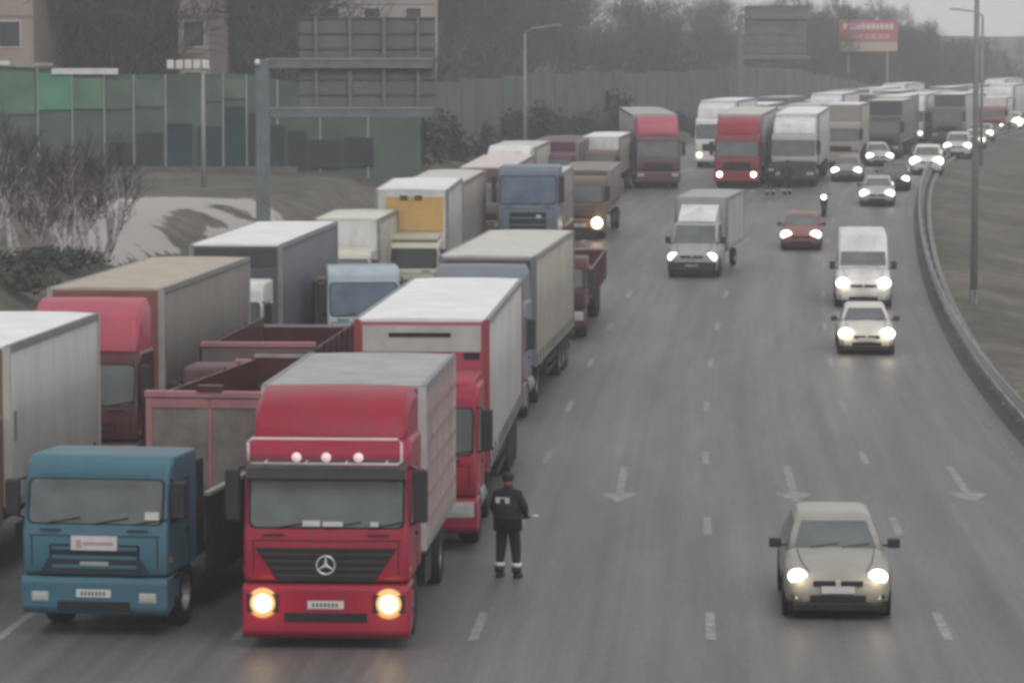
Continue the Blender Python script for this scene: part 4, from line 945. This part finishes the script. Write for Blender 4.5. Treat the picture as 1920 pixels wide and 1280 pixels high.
def undergrowth():                                           # uncountable brush under the wood
    rnd = random.Random(19); mb = MB(); bs = []
    for i in range(3):
        tr, cr = branch_mesh(300 + i, 3.4, 2, .7, .05, .1, (6, 6, 4), .45, .03, multi=6); bs.append((cr.v + tr.v, cr.f + [tuple(k + len(cr.v) for k in f) for f in tr.f]))
    n = 0
    while n < 380:
        px = rnd.uniform(-100, 2000); Y = rnd.uniform(185, 330) if px < 900 else rnd.uniform(260, 470); X = X_at(px, Y)
        if px > 1400 and n % 2: Y = rnd.uniform(390, 480); X = X_at(px, Y)
        if X - L2(Y) > (-29 if px < 900 else -25 if px < 1400 else -22): continue
        if (px < 95 and Y < 198) or (322 < px < 412 and Y < 202): continue
        n += 1; v, f = rnd.choice(bs); a = rnd.uniform(0, 6.28); s = rnd.uniform(.7, 1.5); ca, sa = math.cos(a) * s * 1.3, math.sin(a) * s * 1.3; z = T(X, Y)
        mb.add([(X + x * ca - y * sa, Y + x * sa + y * ca, z + zz * s) for x, y, zz in v], f)
    tag(mb.build('undergrowth', TWIG), 'tangled grey brown brush under the bare wood', 'brush', kind='stuff')
undergrowth()
def leafy(seed, rx, ry, h, n, size):
    rnd = random.Random(seed); mb = MB(); cl = [(Vector((rnd.uniform(-.6, .6) * rx, rnd.uniform(-.6, .6) * ry, rnd.uniform(.25, .8) * h)), rnd.uniform(.35, .6)) for _ in range(9)]
    for k in range(n):
        c, cr = rnd.choice(cl); d = Vector((rnd.gauss(0, 1), rnd.gauss(0, 1), rnd.gauss(0, 1))).normalized() * rnd.random() ** .4
        p = c + Vector((d.x * rx * cr, d.y * ry * cr, d.z * h * cr * .75))
        if p.z < 0: p.z = -p.z * .5
        a = Vector((rnd.gauss(0, 1), rnd.gauss(0, 1), rnd.gauss(0, 1))).normalized() * size * rnd.uniform(.6, 1.3); b = a.orthogonal().normalized() * size * rnd.uniform(.4, .8)
        mb.add([p - a - b, p + a - b * .2, p + a * .8 + b, p - a * .3 + b], [(0, 1, 2, 3)])
    return mb
def shrubs():
    ev = mat('dark_evergreen_leaves', (.050, .062, .058), .8, var=.4, vs=1.5); dr = mat('dry_brown_leaves', (.085, .068, .060), .9, var=.35, vs=1.5); stem = BARK
    G = 'dark shrubs at the foot of the bank'
    pro = []
    for i in range(3):
        r = empty('dark_shrub', 'dark blue green shrub at the foot of the bank beyond the queue', 'shrub', group=G)
        leafy(40 + i, 2.6, 2.2, 3.4, 1500, .16).build('foliage', ev, r); MB().tube([(0, 0, -.3), (.05, 0, .8), (.1, .1, 1.7)], [.12, .09, .04], 6).build('stem', stem, r); pro.append(r)
    used = [False] * 3; rnd = random.Random(8)
    for (px, py, s) in ((530, 318, .8), (575, 316, .9), (625, 312, .8), (670, 312, .9), (715, 308, .8), (765, 305, .9), (812, 300, .95), (850, 300, .8), (895, 296, .75), (940, 290, 1.0), (985, 284, 1.15), (1030, 282, .75), (1075, 276, .7), (1120, 270, .85), (1165, 262, .9), (1215, 254, .6), (1280, 246, .6), (1340, 238, .7), (1400, 230, .7), (1470, 220, .6)):
        p = hit(px, py, 150); k = rnd.randrange(3); t = copy_tree(pro[k]) if used[k] else pro[k]; used[k] = True
        t.location = (p.x, p.y, T(p.x, p.y) - .2); t.rotation_euler = (0, 0, rnd.uniform(0, 6)); q = s * rnd.uniform(.8, 1.15); t.scale = (q, q, q * rnd.uniform(.8, 1.2))
    # the pale-stemmed thicket at the far left
    pale = mat('pale_birch_bark', (.50, .46, .46), .85, var=.5, vs=6); red = mat('reddish_twigs', (.062, .047, .050), .95, var=.3)
    specs = [(22, 478, 3.3, 'tallest pale stemmed bare birch clump at the left edge'), (88, 488, 3.0, 'pale stemmed bare bush second from the left edge'), (150, 480, 2.9, 'pale stemmed bare bush above the tan trailer roof'),
             (55, 415, 2.9, 'dark twiggy bush behind the pale stemmed thicket'), (125, 405, 2.8, 'reddish twiggy bush behind the pale stemmed thicket'), (5, 402, 3.1, 'dense dark bush at the very left edge below the netting'), (185, 420, 2.6, 'low twiggy bush beside the pale dirt path')]
    for i, (px, py, h, lb) in enumerate(specs):
        p = hit(px, py, 82)
        r = empty('bare_bush', lb, 'bush', (p.x, p.y, p.z))
        tr, cr = branch_mesh(60 + i, h, 3, .55, (.11 if i < 3 else .035), .30 if i < 3 else .15, (5, 5, 3), .5, .013 if i < 3 else .012, multi=9 if i < 3 else 8)
        tr.build('stem', pale if i < 3 else red, r); cr.build('twigs', red if i > 2 else mat('grey_pink_twigs', (.13, .108, .112), .95, var=.4), r)
    for i, (px, py) in enumerate(((30, 500), (110, 505), (10, 540))):
        p = hit(px, py, 60); r = empty('ground_shrub', ('low dark green shrub under the pale stemmed thicket', 'low dark green shrub just above the tan trailer roof', 'low dark green shrub above the white box truck')[i], 'shrub', (p.x, p.y, p.z - .2))
        leafy(90 + i, 1.8, 1.3, .8, 700, .08).build('foliage', mat('dull_green_leaves', (.055, .068, .048), .85, var=.4, vs=2), r)
shrubs()

# ------------------------------------------------------------------ netting fence of the sports ground
def netting():
    Y = 160.0; s = F / Y
    def XZ(px, py): d = ray(px, py); t = Y / d.y; return d.x * t, CAMZ + d.z * t
    r = empty('netting_fence', 'tall grey green netting fence of the sports ground behind the bank', 'fence', (0, Y, 0))
    net = mat('green_grey_netting', (.100, .138, .112), .9, var=.22, vs=.5, alpha=.85)
    post = mat('pale_post', (.30, .31, .30), .6)
    xs = [-30, 70, 135, 195, 250, 310, 382, 418, 462, 520, 600, 690, 790]
    tops = [122, 128, 132, 138, 140, 140, 138, 138, 140, 150, 165, 185, 205]
    for i in range(len(xs) - 1):
        x0, z0 = XZ(xs[i], tops[i]); x1, z1 = XZ(xs[i + 1], tops[i + 1]); g0 = T(x0, Y) - .1; g1 = T(x1, Y) - .1
        m = MB().loft([[(x0 + .02, d, g0), (x1 - .02, d, g1), (x1 - .02, d, z1), (x0 + .02, d, z0)] for d in (-.008, .008)]); m.build('netting', net, r)
        MB().tube([(x0, -.05, g0 - .2), (x0, -.05, z0)], .055, 8).build('post', post, r)
    teal = mat('dark_teal_windbreak', (.022, .052, .058), .85, var=.2, vs=.8); tealg = mat('dark_green_windbreak', (.032, .046, .040), .85, var=.2, vs=.8); slate = mat('slate_windbreak', (.036, .040, .047), .85, var=.2, vs=.8)
    for x0, x1, y0, y1, mm in ((205, 250, 268, 312, slate), (257, 306, 249, 312, tealg), (314, 360, 231, 312, teal), (371, 415, 238, 312, teal), (423, 461, 200, 314, teal), (467, 480, 212, 314, slate), (506, 534, 234, 316, teal), (540, 575, 246, 316, slate), (580, 640, 262, 316, slate), (646, 700, 258, 312, slate)):
        a, zt = XZ(x0, y0); b, zb = XZ(x1, y1); MB().box(a, b, -.13, -.07, max(zb, T(a, Y) + .1), zt).build('windbreak_panel', mm, r)
    gt = mat('bright_green_tarp', (.10, .29, .19), .85, var=.25, vs=.7); gq = mat('faint_green_tarp', (.105, .155, .118), .85, var=.25, vs=.7); gd = mat('dull_green_tarp', (.11, .20, .135), .85, var=.25, vs=.7)
    for x0, x1, y0, y1, mm in ((70, 135, 136, 206, gt), (137, 193, 146, 204, gd), (-20, 66, 134, 214, gd), (200, 248, 150, 205, gq), (252, 308, 150, 200, gq), (386, 416, 148, 190, gq), (420, 460, 148, 185, gq)):
        a, zt = XZ(x0, y0); b, zb = XZ(x1, y1); MB().box(a, b, -.10, -.04, zb, zt).build('green_panel', mm, r)
    wb = mat('white_board', (.66, .68, .67), .6)
    for x0, x1, yc, h in ((-20, 19, 118, 8), (98, 222, 134, 11), (20, 100, 121, 6)):
        a, z = XZ(x0, yc); b, _ = XZ(x1, yc); MB().box(a, b, -.22, -.10, z - h / s / 2, z + h / s / 2).build('top_board', wb if h > 6 else post, r)
    # low concrete base wall
    a, _ = XZ(160, 320); b, _ = XZ(560, 320)
    wz = max(T(a, Y - .5), T(b, Y - .5)); MB().box(a, b, -.4, -.25, wz - .8, wz + .35).build('base_wall', mat('base_concrete', (.13, .125, .12), .9, var=.3), r)
    # floodlight mast
    Y2 = 146.0; d = ray(382, 348); X = d.x * Y2 / d.y; zb = T(X, Y2); zt = CAMZ + ray(382, 112).z * Y2 / ray(382, 112).y
    f = empty('floodlight_mast', 'slim pale floodlight mast with a row of white lamps before the netting', 'floodlight', (X, Y2, 0))
    MB().tube([(0, 0, zb - .3), (0, 0, zt)], [.13, .07], 10).build('pole', post, f, smooth=True)
    MB().box(-1.65, .35, -.05, .05, zt - .45, zt - .35).build('crossbar', post, f)
    for k in range(5):
        MB().box(-1.62 + k * .40, -1.30 + k * .40, -.18, -.051, zt - .42, zt - .02).build('lamp', mat('floodlight_glass', (.68, .68, .62), .4), f, bevel=.03)
    # street lamp
    for (px, pyt, Yl, o_, lb, hgt) in ((984, 62, 182.0, -15.9, 'slender grey street lamp on the left bank before the dark shrubs', None), (1826, None, 116.0, 11.4, 'tall grey street lamp behind the guardrail on the right', 15.0), (1837, 30, 205.0, None, 'pale thin street lamp seen just right of the tall grey one', None), (1918, None, 400.0, None, 'grey street lamp at the right edge against the sky', 14)):
        X = X_at(px, Yl); zb = T(X, Yl); zt = CAMZ + ray(px, pyt).z * Yl / ray(px, pyt).y if pyt else zb + hgt
        l = empty('street_lamp', lb, 'street lamp', (X, Yl, zb))
        MB().tube([(0, 0, -.3), (0, 0, zt - zb)], [.14, .07], 10).build('pole', mat('lamp_pole_grey', (.26, .262, .258), .6, .3), l, smooth=True)
        q = -1 if px > 1000 else 1; top = zt - zb
        MB().tube([(0, 0, top), (q * .4, 0, top + .25), (q * 1.5, 0, top + .4)], .045, 8).build('arm', M['steel'], l, smooth=True)
        MB().loft([[(q * 1.4, y, top + .36), (q * 1.4, y, top + .46), (q * 2.1, y, top + .48), (q * 2.1, y, top + .38)] for y in (-.15, .15)]).build('lamp_head', M['steel'], l, bevel=.03)
        MB().box(-.13, .13, -.13, .13, -.2, .5).build('base', M['steel'], l, bevel=.03)
netting()

def noise_wall():
    r = empty('noise_barrier', 'long grey teal noise barrier on the left bank behind the dark shrubs', 'barrier wall', (0, 0, 0))
    pm = [mat('barrier_grey', (.128, .136, .142), .85, var=.18, vs=.35, dirt=.25), mat('barrier_teal', (.112, .132, .134), .85, var=.18, vs=.35, dirt=.25), mat('barrier_mauve', (.126, .124, .134), .85, var=.18, vs=.35, dirt=.25)]
    pst = mat('barrier_post', (.115, .122, .127), .7); rnd = random.Random(4); Y = 166.0; i = 0
    while Y < 425:
        Y2 = Y + 5; a = (L2(Y) - 20.2, Y); b = (L2(Y2) - 20.2, Y2); top = Z(Y) + 5.75 + .15 * (i // 9 % 2) - 3.4 * smooth(320, 425, Y)
        gz = min(T(*a), T(*b)) - .3
        top = round(top * 4) / 4; MB().loft([[(a[0] + d, a[1] + .06, gz), (b[0] + d, b[1] - .06, gz), (b[0] + d, b[1] - .06, top), (a[0] + d, a[1] + .06, top)] for d in (-.07, .07)]).build('wall_panel', pm[0] if rnd.random() < .6 else pm[1 + i % 2], r)
        MB().box(a[0] - .13, a[0] + .13, Y - .055, Y + .055, gz, top + .12).build('post', pst, r)
        Y = Y2; i += 1
noise_wall()

# ------------------------------------------------------------------ sign gantries, seen from behind
def gantry(Y, px0, pxc, pxa, y_hi, y_lo, sx0, sx1, sy0, sy1, label, colw):
    def XZ(px, py): d = ray(px, py); t = Y / d.y; return d.x * t, CAMZ + d.z * t
    xc, zt = XZ(pxc, y_hi - 6); zb = T(xc, Y)
    r = empty('sign_gantry', label, 'road sign', (0, Y, 0))
    st = mat('gantry_steel', (.165, .19, .205), .6, .2, var=.15); bk = mat('sign_back', (.145, .158, .166), .6, .1, var=.15, vs=.6); edge = mat('gantry_edge', (.26, .27, .28), .5)
    w2 = colw / 2
    MB().box(xc - w2, xc + w2, -w2, w2, zb - .5, zt).build('column', st, r, bevel=.03)
    for py in (y_hi, y_lo):
        x1, z = XZ(pxa, py); b = MB().box(xc + w2 * .6, x1, -.12, .12, z - .20, z + .10).build('arm', st, r, bevel=.02)
        MB().box(xc + w2 * .6, x1, -.15, -.05, z + .101, z + .16).build('arm_flange', edge, b)
    a, z0 = XZ(sx0, sy0); b, z1 = XZ(sx1, sy1); n = 6
    sg = MB().box(a, b, .14, .20, z1, z0).build('sign_panel', bk, r)
    rb = MB()
    for k in range(n + 1): z = z1 + (z0 - z1) * k / n; rb.box(a, b, .09, .139, z - .03, z + .03)
    rb.build('rib', mat('sign_rib', (.115, .124, .13), .6), sg)
    rv = MB()
    for k in range(4): x = a + (b - a) * (k + .5) / 4; rv.box(x - .06, x + .06, .02, .088, z1 - .05, z0 + .05)
    rv.build('bracket', st, sg)
    if colw > .4: MB().lathe([(.001, -.1), (.10, -.07), (.12, .05), (.001, .1)], 12).build('lamp', mat('lamp_white', (.7, .7, .7), .4), r, smooth=True).location = (xc - .15, -.3, zt - .1)
gantry(110.0, 480, 492, 812, 118, 210, 560, 816, 34, 205, 'cantilever road sign gantry over the left lanes seen from behind, nearer one', .46)
gantry(300.0, 1380, 1388, 1520, 32, 108, 1396, 1512, 12, 118, 'far cantilever road sign gantry showing its grey back under the sky', .5)
def billboard():
    Y = 400.0
    def XZ(px, py): d = ray(px, py); t = Y / d.y; return d.x * t, CAMZ + d.z * t
    a, z1 = XZ(1574, 38); b, z0 = XZ(1683, 97); zb = T((a + b) / 2, Y)
    r = empty('billboard', 'red and cream billboard standing above the far bank', 'billboard', (0, Y, 0))
    MB().box(a, b, 0, .3, z0, z1).build('panel', mat('billboard_red', (.46, .13, .16), .6, var=.12), r, bevel=.02)
    MB().box(a + .05, b - .05, -.02, -.002, z0 + .05, z0 + (z1 - z0) * .30).build('lower_band', mat('billboard_cream', (.50, .44, .34), .6, var=.1), r)
    tx = MB(); rnd = random.Random(2); x = a + .5
    while x < b - .7:
        wd = rnd.uniform(.3, .6); tx.box(x, x + wd, -.02, -.002, z1 - 1.15, z1 - .45); x += wd + .10
    tx.build('pale_lettering', mat('billboard_pale', (.72, .56, .60), .6), r)
    tx = MB(); x = a + 1.2
    while x < b - 1.5:
        wd = rnd.uniform(.3, .7); tx.box(x, x + wd, -.02, -.002, z0 + (z1 - z0) * .40, z0 + (z1 - z0) * .55); x += wd + .2
    tx.build('second_line', mat('billboard_pink', (.58, .36, .36), .6), r)
    for x in (a + 1.2, b - 1.2): MB().box(x - .15, x + .15, .3, .6, zb - .5, z1 - .3).build('post', M['steel'], r)
billboard()

# ------------------------------------------------------------------ apartment blocks behind the trees
def blocks():
    for (px0, px1, Y, h, col, lb) in ((-110, 68, 182, 26, (.36, .30, .25), 'pale ochre apartment block at the upper left corner'), (338, 396, 186, 24, (.34, .28, .27), 'narrow pinkish apartment tower behind the netting'),
                                      (585, 815, 250, 30, (.42, .37, .35), 'pale pink grey apartment block above the sign gantry')):
        a, b = X_at(px0, Y), X_at(px1, Y); zb = min(T(a, Y), T(b, Y)) - 1
        r = empty('apartment_block', lb, 'apartment block', ((a + b) / 2, Y, zb)); hw = (b - a) / 2; wm = mat('facade_%d' % px1, col, .85, var=.12, vs=.6, dirt=.3)
        if 'above the sign' in lb: lift = CAMZ + ray(700, 28).z * Y / ray(700, 28).y - zb
        MB().box(-hw, hw, 0, 12, 0, h).build('wall', wm, r)
        MB().box(-hw - .3, hw + .3, -.3, 12.3, h + .003, h + .6).build('roof', mat('roof_felt', (.12, .12, .12), .9), r)
        nx = max(1, int(2 * hw / 2.6)); nz = int(h / 2.9)
        for i in range(nx):
            for k in range(nz):
                x = -hw + (i + .5) * 2 * hw / nx; z = 1.2 + k * 2.9
                f = MB().box(x - .66, x + .66, -.05, -.003, z - .06, z + 1.5).build('window', mat('window_frame', (.55, .54, .52), .6), r); MB().box(x - .58, x + .58, -.08, -.051, z + .03, z + 1.42).build('pane', M['dglass'], f)
        for k in range(nz): MB().box(-hw - .01, hw + .01, -.025, -.002, 2.85 + k * 2.9, 2.95 + k * 2.9).build('floor_joint', mat('joint_grey', (.2, .19, .18), .9), r)
blocks()

# ------------------------------------------------------------------ haze
hz = MB().box(-460, 900, -70, 930, -3, 42)
hm = bpy.data.materials.new('haze_air'); hm.use_nodes = True; hn = hm.node_tree; hn.nodes.clear()
ho = hn.nodes.new('ShaderNodeOutputMaterial'); hv = hn.nodes.new('ShaderNodeVolumePrincipled')
hv.inputs['Density'].default_value = .0009; hv.inputs['Color'].default_value = (.92, .93, .96, 1); hn.links.new(hv.outputs[0], ho.inputs['Volume'])
tag(hz.build('haze', hm), kind='stuff')
